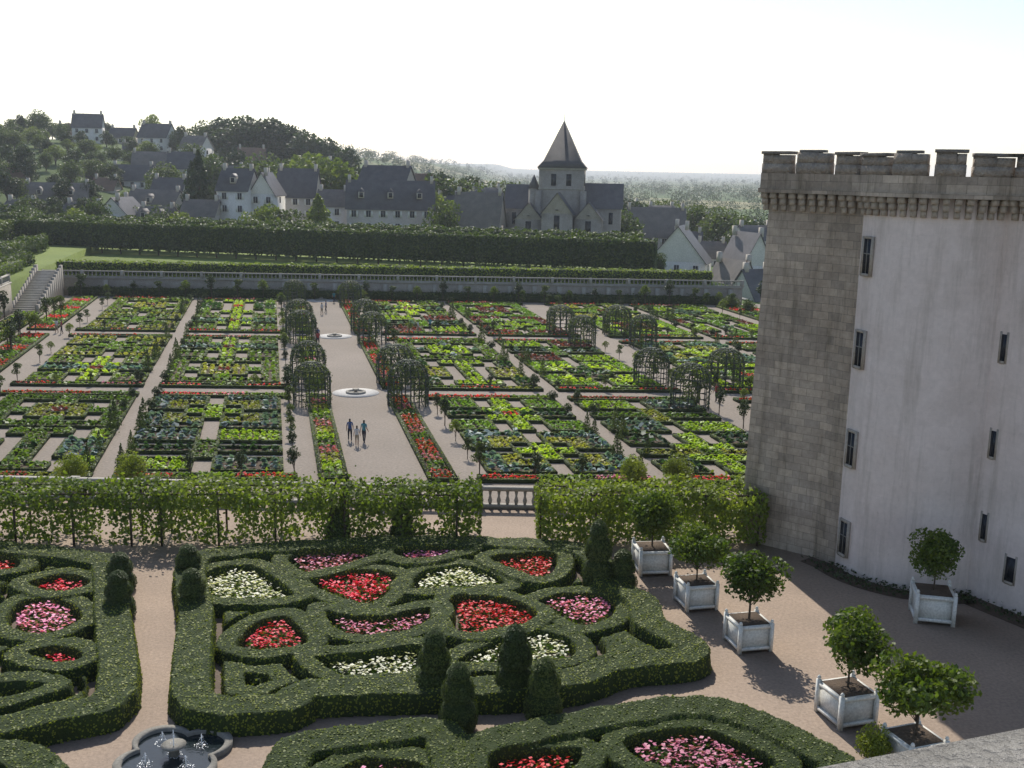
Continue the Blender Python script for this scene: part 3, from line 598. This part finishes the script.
ringsC=[([(186,582),(212,567),(252,562),(282,576),(302,597),(250,602),(205,598)],'white'),
 ([(282,556),(318,543),(360,546),(383,554),(352,566),(308,576),(286,567)],'pink'),
 ([(302,578),(356,566),(402,571),(398,590),(372,606),(332,598)],'red'),
 ([(386,552),(430,540),(478,546),(450,557),(408,563)],'pink'),
 ([(400,588),(418,568),(460,561),(500,570),(512,584),(462,589)],'white'),
 ([(482,558),(520,551),(562,553),(562,572),(540,582),(508,572)],'red'),
 ([(226,645),(246,622),(290,611),(318,638),(300,648),(262,653)],'red'),
 ([(318,606),(370,613),(440,603),(434,624),(382,638),(330,632)],'pink'),
 ([(444,596),(500,594),(546,612),(520,630),(452,634)],'red'),
 ([(530,597),(580,588),(622,598),(618,618),(582,628),(550,614)],'pink'),
 ([(304,656),(350,651),(428,643),(424,673),(384,680),(335,680)],'white'),
 ([(446,662),(484,638),(530,625),(578,636),(580,657),(510,665)],'white')]
parterre(central,ringsC)
left=[(-60,556),(20,550),(95,559),(108,567),(112,610),(116,692),(60,712),(-20,730),(-90,738)]
ringsL=[([(-40,563),(-10,553),(28,558),(20,570),(-20,573)],'red'),([(18,584),(60,572),(96,577),(92,588),(52,595)],'red'),([(-4,616),(18,598),(60,594),(88,606),(88,620),(45,636),(8,632)],'pink'),
 ([(14,655),(60,643),(90,650),(88,662),(50,668)],'red'),([(-70,600),(-30,590),(-18,610),(-50,630)],'white'),([(-60,686),(10,678),(60,684),(20,700),(-40,706)],None)]
parterre(left,ringsL)
bot1=[(276,800),(296,748),(350,738),(430,729),(448,744),(452,800),(380,840),(280,830)]
parterre(bot1,[([(318,776),(345,758),(378,752),(425,757),(436,775),(400,800),(340,800)],'pink')])
bot2=[(466,764),(482,744),(560,726),(640,712),(700,706),(752,719),(800,742),(846,777),(800,850),(470,850)]
parterre(bot2,[([(478,758),(520,744),(585,744),(592,762),(560,782),(490,786)],'red'),([(612,742),(640,728),(700,724),(756,742),(790,768),(720,782),(640,768)],'pink')])
parterre([(-60,762),(4,752),(38,768),(50,800),(-40,820)],[])
def topiary_mesh():
    mb=MB(); prof=[(.46,0),(.56,.2),(.58,.6),(.52,.88),(.33,.98),(.31,1.04),(.47,1.12),(.5,1.4),(.42,1.66),(.27,1.74),(.34,1.82),(.33,2.0),(.22,2.2),(.04,2.32)]
    mb.lathe((0,0,0),[(r_*.93,z) for r_,z in prof],16,0); k=4200; z=rng.random(k)*2.32; zz=[p[1] for p in prof]; r_=np.interp(z,zz,[p[0] for p in prof])
    keep=rng.random(k)<(r_/.58)**.6; z,r_=z[keep],r_[keep]; th=rng.random(len(z))*6.283; r_=r_*(1+.03*np.sin(3*th+z*4))+rng.normal(size=len(z))*.012
    mb.leaves(leafq(np.column_stack([r_*np.cos(th),r_*np.sin(th),z]),.07,np.column_stack([np.cos(th),np.sin(th),(z>1.9)*1.+.15]),1.8,.75),1)
    return mb.mesh('topiary',[m_box,m_boxdark])
TP=topiary_mesh()
for px,pt,pb in ((121,552,590),(120,570,618),(189,544,582),(193,568,615),(338,500,543),(402,502,542),(597,519,590),(622,549,592),(434,629,700),(458,662,730),(514,624,700),(543,657,720)):
    p=G(px,pb,0); q=R(px,pt,p[1]); h=q[2]; s=h/2.32; w_=min(1.08,max(.98,s)); inst('topiary_bush',TP,(p[0],p[1],0),random.random()*6,(w_,w_,s))
# ------------------------------------------------------------------ vine trellis + balustrade at terrace edge
def trellis(pxa,pxb,cov,name,dm=1.):
    a=G(pxa,546); b_=G(pxb,546); mb=MB(); L=np.linalg.norm(b_-a); d=(b_-a)/L; n=np.array([-d[1],d[0]])
    for i in range(int(L/2.4)+1):
        for w in (0,1.7):
            q=a+d*(i*2.4)+n*w; mb.box((q[0],q[1],1.2),(.08,.08,2.4),0,1)
    for w in (.3,1.7): 
        c=(a+b_)/2+n*w; mb.box((c[0],c[1],2.2),(L,.07,.07),math.atan2(d[1],d[0]),1)
    leafbox(mb,a+n*.85,b_+n*.85,2.1,1.65,2.4,100,.2,0,None,.32,.96)
    leafbox(mb,a+n*.2,b_+n*.2,.7,.15,1.95,80*dm,.19,0,None,.3,cov); leafbox(mb,a+n*1.6,b_+n*1.6,.4,.1,2.0,45*dm,.19,0,None,.2,cov*.85)
    k=int(L*30); s=rng.random(k)*L; w=rng.normal(size=k)*.75+.7; z=2.45+np.abs(rng.normal(size=k))*.16+.12*np.sin(s*2.3)+.1*np.sin(s*5.1)
    mb.leaves(leafq(np.column_stack([a+d*s[:,None]+n*w[:,None],z]),.2),0)
    mb.obj(name,[m_vine,m_bark])
trellis(-160,160,.80,'vine_trellis'); trellis(162,340,.82,'vine_trellis'); trellis(345,478,.84,'vine_trellis'); trellis(540,762,.97,'vine_trellis',1.4)
balustrade('stone_balustrade',(-60,edge_y-.4),(10.2,edge_y-.4),0,1.05,.42,4.)
# ------------------------------------------------------------------ quatrefoil fountain
def fountain():
    c=G(174,752,.15); e=empty('quatrefoil_fountain',(c[0],c[1],0),rad(40)); n=120
    def rq(t,k):
        best=0
        for a_ in range(4):
            d_=.78; th=t-a_*math.pi/2; q=.72**2-(d_*math.sin(th))**2
            if q>0: best=max(best,d_*math.cos(th)+math.sqrt(q))
        return max(best,.9)*k
    o=[(rq(t,1.1)*math.cos(t),rq(t,1.1)*math.sin(t)) for t in np.linspace(0,2*math.pi,n,endpoint=False)]; i_=[(x*.86,y*.86) for x,y in o]
    mb=MB(); vs=[(x,y,0) for x,y in o]+[(x,y,.16) for x,y in o]+[(x,y,.16) for x,y in i_]+[(x,y,.0) for x,y in i_]; fs=[]
    for l in range(3): fs+=[(l*n+k,l*n+(k+1)%n,(l+1)*n+(k+1)%n,(l+1)*n+k) for k in range(n)]
    mb.add(vs,fs)
    mb.lathe((0,0,0),[(.16,0),(.13,.22),(.32,.34),(.34,.38),(.05,.34)],16); mb.obj('stone_basin',[noisy('basin_stone',(.34,.32,.28),(.2,.19,.165),2.,14.,.9,.6,.02)],e)
    mw,nt,b,p=newmat('water',.05,.5); b.inputs['Base Color'].default_value=(.015,.022,.025,1); bump(nt,b,noise(nt,9,3,p),.4,.02)
    mb=MB(); mb.add([(x,y,.06) for x,y in i_],[tuple(range(n))]); mb.obj('water',[mw],e)
    mf,nt,b,p=newmat('water_foam',.3,.5); b.inputs['Base Color'].default_value=(.85,.88,.9,1)
    mb=MB()
    for jx,jy in ((0,0),(.8,0),(-.8,0),(0,.8),(0,-.8)):
        h=.75 if jx==jy==0 else .35; mb.cyl((jx,jy,.05),(jx,jy,.06+h),.018,.008,6,0)
        k=70; t=rng.random(k); th=rng.random(k)*6.283; mb.leaves(leafq(np.column_stack([jx+np.cos(th)*t*.13,jy+np.sin(th)*t*.13,.08+h*(1-t**1.5)*(.7+.3*rng.random(k))]),.025),0)
        k=40; th=rng.random(k)*6.283; t=rng.random(k)**.5*.22; mb.leaves(leafq(np.column_stack([jx+np.cos(th)*t,jy+np.sin(th)*t,np.full(k,.07)]),.035,np.tile([0,0,1.],(k,1)),6.),0)
    mb.obj('water_jets',[mf],e)
fountain()
# ------------------------------------------------------------------ orange trees in planter boxes
CT=[tree_mesh('citrus_a',2.3,2.5,3800,.15,m_citrus,.22,24,31,.018),tree_mesh('citrus_b',2.3,2.6,3900,.15,m_citrus,.22,26,32,.018),tree_mesh('citrus_c',2.4,2.4,3600,.15,m_citrus,.24,20,33,.018)]
def planter_mesh():
    mb=MB(); w=1.15; h=.9
    mb.box((0,0,.08+h/2),(w-.06,w-.06,h-.04),0,0)
    for sx_ in (-1,1):
        for sy_ in (-1,1):
            x,y=sx_*w/2,sy_*w/2; mb.box((x,y,h/2+.06),(.12,.12,h+.12),0,0); mb.lathe((x,y,h+.12),[(.03,0),(.065,.05),(.04,.11),(.01,.13)],8,0)
    for sg in (-1,1):
        for z in (.15,h+.0): mb.box((0,sg*w/2,z),(w-.12,.1,.1),0,0); mb.box((sg*w/2,0,z),(.1,w-.12,.1),0,0)
    mb.box((0,0,h+.05),(w-.12,w-.12,.06),0,1)
    return mb.mesh('planter_box',[m_paint,m_soil])
PM=planter_mesh()
def orange(pl,pr,pb,pt,i,rz):
    px=(pl+pr)/2; p=G(px,pb-5,0); depth=(p[1]*math.cos(PITCH)+16*math.sin(PITCH)); w=(pr-pl)*depth/1080*.80; s=w/1.15
    e=empty('potted_orange_tree',(p[0],p[1]+.3,0),rz); o=inst('planter_box',PM,(0,0,0),0,s,e)
    H=R(px,pt,p[1]+.3)[2]-.95*s; k=H/2.35; o=inst('orange_tree',CT[i],(0,0,.95*s),i*2.+rz*7,(k*(1+.08*math.sin(px)),k*(1-.06*math.sin(px)),k),e)
orange(633,671,578,490,0,rad(8)); orange(677,716,613,523,1,rad(14)); orange(728,770,654,552,2,rad(14)); orange(823,873,728,611,0,rad(18)); orange(890,942,778,653,1,rad(20)); orange(912,956,626,531,2,rad(-12))
p=G(873,764,0); inst('clipped_ball_shrub',BALL,(p[0],p[1],0),0,.62)
# ------------------------------------------------------------------ castle tower
m_plaster=stone('tower_plaster',(.76,.67,.63),(.735,.65,.61),(.72,.635,.595),1.1,.45,.45,.06,streak=.24,patch=(.85,.83,.81))
m_ashlar=stone('tower_ashlar',(.60,.50,.40),(.42,.36,.30),(.28,.245,.2),.62,.33,1.,.9,streak=.42,patch=(.60,.585,.57))
m_trim=stone('tower_trim',(.58,.495,.41),(.40,.345,.29),(.26,.23,.19),.7,.36,1.,.7,streak=.5,patch=(.6,.58,.56))
def castle():
    P0=np.array([10.75,46.4]); P1=np.array([13.15,44.2]); A=np.array([13.75,43.2]); B=np.array([18.1,40.3]); Mm=np.array([15.2,40.85])
    ax,ay=A;bx,by=Mm;cx,cy=B; d=2*(ax*(by-cy)+bx*(cy-ay)+cx*(ay-by))
    ox=((ax*ax+ay*ay)*(by-cy)+(bx*bx+by*by)*(cy-ay)+(cx*cx+cy*cy)*(ay-by))/d; oy=((ax*ax+ay*ay)*(cx-bx)+(bx*bx+by*by)*(ax-cx)+(cx*cx+cy*cy)*(bx-ax))/d
    O=np.array([ox,oy]); Rr=np.linalg.norm(A-O); t0=math.atan2(*(A-O)[::-1]); t1=math.atan2(*(B-O)[::-1])
    if t0<0: t0+=2*math.pi
    while t1<t0: t1+=2*math.pi
    arc=[O+Rr*np.array([math.cos(t),math.sin(t)]) for t in np.linspace(t0,t1,40)]
    W1=G(1024,617); W2=B+(W1-B)/np.linalg.norm(W1-B)*9; back=[np.array([34.,44.]),np.array([34.,58.]),np.array([14.,58.])]
    foot=[P0,P1]+arc+[W2]+back; e=empty('castle_tower'); n=len(foot); ZT=15.35
    def shell(name,poly,z0,z1,mats,midx,off=0,cap=False,pb=None):
        me=bpy.data.meshes.new(name); vs=[];fs=[];uvs=[];mi=[]; s=0; pb=pb or poly
        for i in range(len(poly)):
            a,b_=poly[i],poly[(i+1)%len(poly)]; a2,b2=pb[i],pb[(i+1)%len(poly)]; L=np.linalg.norm(b_-a); o=len(vs)
            vs+=[(*a2,z0),(*b2,z0),(*b_,z1),(*a,z1)]; fs.append((o,o+1,o+2,o+3)); uvs+=[(s,z0),(s+L,z0),(s+L,z1),(s,z1)]; s+=L; mi.append(midx(i))
        if cap: o=len(vs); vs+=[(*p_,z1) for p_ in poly]; fs.append(tuple(range(o,o+len(poly)))); uvs+=[tuple(p_) for p_ in poly]; mi.append(midx(0))
        me.from_pydata(vs,[],fs); ul=me.uv_layers.new(name='UVMap')
        for k,uv in enumerate(uvs): ul.data[k].uv=uv
        for mt in mats: me.materials.append(mt)
        for k,p_ in enumerate(me.polygons): p_.material_index=mi[k]
        return link(bpy.data.objects.new(name,me),e)
    bot=list(foot); bot[0]=P0+np.array([-.55,-.1]); bot[1]=P1+np.array([-.12,-.12])
    shell('walls',foot,-6,ZT,[m_plaster,m_ashlar],lambda i:1 if i in(0,1,n-1,n-2) else 0,pb=bot)
    def offset(poly,o):
        out=[]
        for i in range(len(poly)):
            a,b_,c=poly[i-1],poly[i],poly[(i+1)%len(poly)]; d1=unit(b_-a); d2=unit(c-b_); n1=np.array([d1[1],-d1[0]]); n2=np.array([d2[1],-d2[0]])
            m_=unit(n1+n2); out.append(b_+m_*o/max(.5,float(m_@n1)))
        return out
    ctr=sum(foot)/n
    par=offset(foot,.42)
    sg=-1 if np.linalg.norm(par[0]-ctr)<np.linalg.norm(foot[0]-ctr) else 1
    par=offset(foot,.42*sg)
    shell('parapet',par,ZT,ZT+.78,[m_trim],lambda i:0,cap=True)
    par2=offset(foot,.5*sg); shell('string_course',par2,ZT-.02,ZT+.16,[m_trim],lambda i:0)
    mb=MB(); mm=MB()
    vis=par[:len(par)-3]; cum=[0]
    for a,b_ in zip(vis[:-1],vis[1:]): cum.append(cum[-1]+np.linalg.norm(b_-a))
    def at(s,poly=vis):
        i=min(np.searchsorted(cum,s,side='right')-1,len(poly)-2); i=max(i,0); t=(s-cum[i])/(cum[i+1]-cum[i]); p_=poly[i]+(poly[i+1]-poly[i])*t; d=unit(poly[i+1]-poly[i]); return p_,d
    s=.15
    while s<cum[-1]-.2:
        p_,d=at(s); nrm=np.array([d[1],-d[0]])*sg; rz=math.atan2(d[1],d[0])
        for k,(dd,hh) in enumerate(((.38,.24),(.28,.26),(.16,.26))): 
            q=p_-nrm*(.42-dd/2-.0); mb.box((q[0],q[1],ZT-.12-k*.25),(.24-.02*k,dd,hh),rz,0)
        s+=.44*rng.uniform(.93,1.07)
    def block(s0,s1,z0,z1,ins,out,mi,m_=8):
        A_=[];B_=[]
        for t in np.linspace(s0,s1,m_):
            p_,d=at(t); nrm=np.array([d[1],-d[0]])*sg; A_.append(p_-nrm*out); B_.append(p_-nrm*ins)
        poly=A_+B_[::-1]; mm.prism(poly,z0,z1,mi,True)
    s=-.05; k=0
    while s<cum[-1]-1.2:
        L=1.28+.22*math.sin(k*2.3); s=max(s,.02); hh=.78+.08*math.sin(k*1.7); z0=ZT+.78; c1=s+L*rng.uniform(.3,.7)
        block(s,s+L,z0,z0+hh*.5,.52,.012,0); block(s+.02,c1-.006,z0+hh*.5,z0+hh,.5,.03,0,5); block(c1+.006,s+L-.02,z0+hh*.5,z0+hh-.03,.5,.02,0,5)
        if k%3!=1: block(s-.03,s+L+.03,z0+hh,z0+hh+.12,.57,-.05,1)
        else: block(s+.08,s+L*.8,z0+hh-.005,z0+hh+.1,.45,.08,1)
        s+=L+.28; k+=1
    mb.obj('corbels',[noisy('corbel_stone',(.54,.46,.375),(.37,.32,.265),1.5,9)],e); mm.obj('merlons',[noisy('merlon_stone',(.54,.46,.38),(.27,.24,.21),2.3,9.,.95,.9,.08),noisy('merlon_cap',(.38,.34,.30),(.16,.15,.135),2.3,9.,.95,.9,.08)],e)
    wm=MB()
    def window(p_,nrm,z,w,h,fr=.09):
        rz=math.atan2(nrm[1],nrm[0])+math.pi/2; q=p_+nrm*.02
        wm.box((q[0],q[1],z),(w,.08,h),rz,0)
        for sx_ in (-1,1): c=q+np.array([math.cos(rz),math.sin(rz)])*sx_*(w/2+fr/2)+nrm*.02; wm.box((c[0],c[1],z),(fr,.1,h+.2),rz,1)
        c=q+nrm*.03; wm.box((c[0],c[1],z-h/2-.06),(w,.16,.12),rz,1); wm.box((c[0],c[1],z+h/2+.055),(w,.09,.1),rz,1); c=q+nrm*.04
        wm.box((c[0],c[1],z+.1),(w,.03,.04),rz,2); wm.box((c[0],c[1],z+.0),(.03,.035,h),rz,2)
    for z in (13.0,9.3,5.2,1.4):
        t=t0+.16; nr=np.array([math.cos(t),math.sin(t)]); window(O+Rr*nr,nr,z,.46,1.35,.11)
    dB=unit(W2-B); nB=np.array([dB[1],-dB[0]]); 
    if nB@(ctr-B)>0: nB=-nB
    for z in (9.9,6.2,2.9): window(B+dB*.45,nB,z,.2,1.0)
    window(B+dB*1.75,nB,1.6,.36,.95); window(B+dB*3.6,nB,8.5,.7,1.6); window(B+dB*3.6,nB,4.5,.7,1.6)
    wm.obj('windows',[m_glass,noisy('window_surround',(.50,.44,.37),(.38,.34,.29),2,9),plain('window_frame',(.25,.24,.22))],e)
    pm=MB(); q=B+dB*.95+nB*.1; pm.cyl((q[0],q[1],0),(q[0],q[1],9.9),.05,.05,8,0); q2=q+dB*.35+nB*.05; pm.box((q2[0],q2[1],10.0),(.9,.22,.26),math.atan2(dB[1],dB[0]),0)
    for z in (1,4,7): pm.cyl((q[0],q[1],z),(q[0],q[1],z+.1),.07,.07,8,0)
    pm.obj('drainpipe',[plain('zinc',(.6,.6,.6),.5)],e)
    mb=MB(); base=offset(foot,1.0*sg); ring=[*base[1:len(foot)-3]]; inn=[*foot[1:len(foot)-3]]
    for i in range(len(ring)-1): mb.quad((*ring[i],.012),(*ring[i+1],.012),(*inn[i+1],.012),(*inn[i],.012))
    for i in range(0,len(ring)-1):
        k=18 if i<len(ring)-2 else 420; t=rng.random(k); w_=rng.random(k); P=ring[i]*(1-t[:,None])+ring[i+1]*t[:,None]; Q=inn[i]*(1-t[:,None])+inn[i+1]*t[:,None]; X_=P*w_[:,None]+Q*(1-w_[:,None])
        mb.leaves(leafq(np.column_stack([X_,.03+.22*rng.random(k)]),.14,np.tile([0,0,1.],(k,1)),1.),1)
    mb.obj('planting_strip',[m_soil,m_leafd])
castle()
a=G(806,770,14.9); b_=G(1030,727,14.9); d=unit(b_-a); n_=np.array([d[1],-d[0]])
A0=a-d*3; B0=b_+d*3
mb=MB(); mb.prism([A0+n_*0,B0,B0+n_*.55,A0+n_*.55],13.6,14.9,0,True); mb.prism([A0+n_*.04,B0+n_*.04,B0+n_*3,A0+n_*3],0,13.6,1)
mb.obj('stone_parapet',[noisy('parapet_stone',(.42,.40,.37),(.20,.19,.17),6.,40.,.95,1.,.03),m_wstone])
# ------------------------------------------------------------------ people
skin=plain('skin',(.45,.28,.2)); hair=plain('hair',(.05,.035,.025)); shoe=plain('shoes',(.03,.03,.03))
def person_mesh(name,shirt,trous,stride=.18,arm=.12,bag=False,shorts=False):
    V=[];E=[];Rd=[]
    def v(x,y,z,r,p=None):
        V.append((x,y,z)); Rd.append(r); 
        if p is not None: E.append((p,len(V)-1))
        return len(V)-1
    pel=v(0,0,.93,.125); w=v(0,0,1.08,.115,pel); ch=v(0,.0,1.28,.135,w); ns=v(0,0,1.44,.08,ch); nk=v(0,.0,1.50,.052,ns); h1=v(0,.015,1.58,.075,nk); h2=v(0,.01,1.66,.088,h1); h3=v(0,.0,1.72,.06,h2); v(0,.105,1.61,.018,h1)
    for s in (-1,1):
        sh=v(s*.17,0,1.41,.055,ns); el=v(s*.23,-s*arm*.3-.02,1.13,.042,sh); wr=v(s*.25,s*arm+.05,.90,.028,el); pm=v(s*.25,s*arm+.07,.84,.032,wr)
        for k in range(4): 
            f1=v(s*.25,s*arm+.05+k*.016,.79,.009,pm); v(s*.245,s*arm+.055+k*.016,.755+.006*abs(k-1.5),.008,f1)
        t1=v(s*.25,s*arm+.115,.815,.010,pm); v(s*.25,s*arm+.125,.785,.009,t1)
        hp=v(s*.09,0,.86,.098,pel); kn=v(s*.10,-s*stride*.45+.04,.49,.062,hp); an=v(s*.10,-s*stride-.01,.09,.042,kn); ft=v(s*.11,-s*stride+.12,.035,.035,an)
    me=bpy.data.meshes.new(name+'_sk'); me.from_pydata(V,E,[]); o=bpy.data.objects.new(name+'_tmp',me); S.collection.objects.link(o)
    o.modifiers.new('s','SKIN'); 
    for i,r_ in enumerate(Rd): me.skin_vertices[0].data[i].radius=(r_*1.15 if i<4 else r_,r_*.85 if i<4 else r_); me.skin_vertices[0].data[i].use_root=(i==0)
    sb=o.modifiers.new('d','SUBSURF'); sb.levels=1; sb.render_levels=1
    dg=bpy.context.evaluated_depsgraph_get(); dg.update(); ne=bpy.data.meshes.new_from_object(o.evaluated_get(dg)); bpy.data.objects.remove(o); ne.name=name
    ne.materials.clear()
    for mt in (skin,shirt,trous,hair,shoe): ne.materials.append(mt)
    for p_ in ne.polygons:
        c=p_.center; z=c.z; k=1
        if z<.09: k=4
        elif z<(.5 if shorts else 0) : k=0
        elif z<.97 and abs(c.x)<.2: k=2
        elif abs(c.x)>.195 and z<1.2: k=0
        elif z>1.47: k=3 if (z>1.66 or c.y<-.01) else 0
        p_.material_index=k; p_.use_smooth=True
    return ne
cw=plain('cloth_white',(.7,.7,.7)); cb=plain('cloth_blue',(.06,.12,.3)); cdk=plain('cloth_navy',(.03,.035,.06)); cred=plain('cloth_red',(.4,.05,.05)); cbe=plain('cloth_beige',(.4,.34,.25)); cte=plain('cloth_teal',(.08,.3,.35))
PMs=[person_mesh('person_a',cb,cdk,.16),person_mesh('person_b',cw,cbe,.10,.08,shorts=True),person_mesh('person_c',cte,cdk,.2,.14),person_mesh('person_d',cred,cdk,.12)]
for px,py,i,s,rz in ((350,441,0,1.0,.2),(357,446,1,.9,.0),(364,443,2,1.02,-.2),(318,346,3,1,.3),(322,315,1,1,1),(326,313,0,1,2),(57,333,1,1,1.2),(62,334,3,1,2.),(430,331,2,1,0),(418,334,1,1,1.5),(318,342,0,1,.6),(716,402,3,1,2.),(334,303,2,1,0)):
    p=G(px,py,-4); inst('person',PMs[i],(p[0],p[1],-4),rz,s)
# ------------------------------------------------------------------ air: thin real summer haze
hz=bpy.data.materials.new('haze'); hz.use_nodes=True; nt=hz.node_tree; nt.nodes.remove(nt.nodes['Principled BSDF'])
vs_=nt.nodes.new('ShaderNodeVolumeScatter'); vs_.inputs['Color'].default_value=(.88,.94,1,1); vs_.inputs['Density'].default_value=.00017; vs_.inputs['Anisotropy'].default_value=.35
nt.links.new(vs_.outputs[0],nt.nodes['Material Output'].inputs['Volume'])
mb=MB(); mb.box((0,5900,45),(15000,12200,130)); mb.obj('sky_haze',[hz])
# ------------------------------------------------------------------ light
W=bpy.data.worlds.new("World"); S.world=W; W.use_nodes=True; nt=W.node_tree; sk=nt.nodes.new('ShaderNodeTexSky'); sk.sky_type='NISHITA'; sk.sun_disc=False
EL=rad(43); AZ=rad(-10); sk.sun_elevation=EL; sk.sun_rotation=AZ; sk.dust_density=.6; sk.air_density=1.0; sk.ozone_density=2.; sk.altitude=50
hs=nt.nodes.new('ShaderNodeHueSaturation'); hs.inputs['Saturation'].default_value=.85; hs.inputs['Value'].default_value=1.05; nt.links.new(sk.outputs[0],hs.inputs['Color'])
bg=nt.nodes['Background']; nt.links.new(hs.outputs[0],bg.inputs[0]); bg.inputs[1].default_value=.15
ts=Vector((math.sin(AZ)*math.cos(EL),math.cos(AZ)*math.cos(EL),math.sin(EL)))
sl=bpy.data.lights.new('sun','SUN'); sl.energy=5.; sl.angle=rad(.5); sl.color=(1,.94,.84); so=bpy.data.objects.new('sun',sl); link(so); so.rotation_euler=ts.to_track_quat('Z','Y').to_euler(); so.location=(0,0,60)
S.view_settings.view_transform='Standard'; S.view_settings.look='None'; S.view_settings.exposure=0
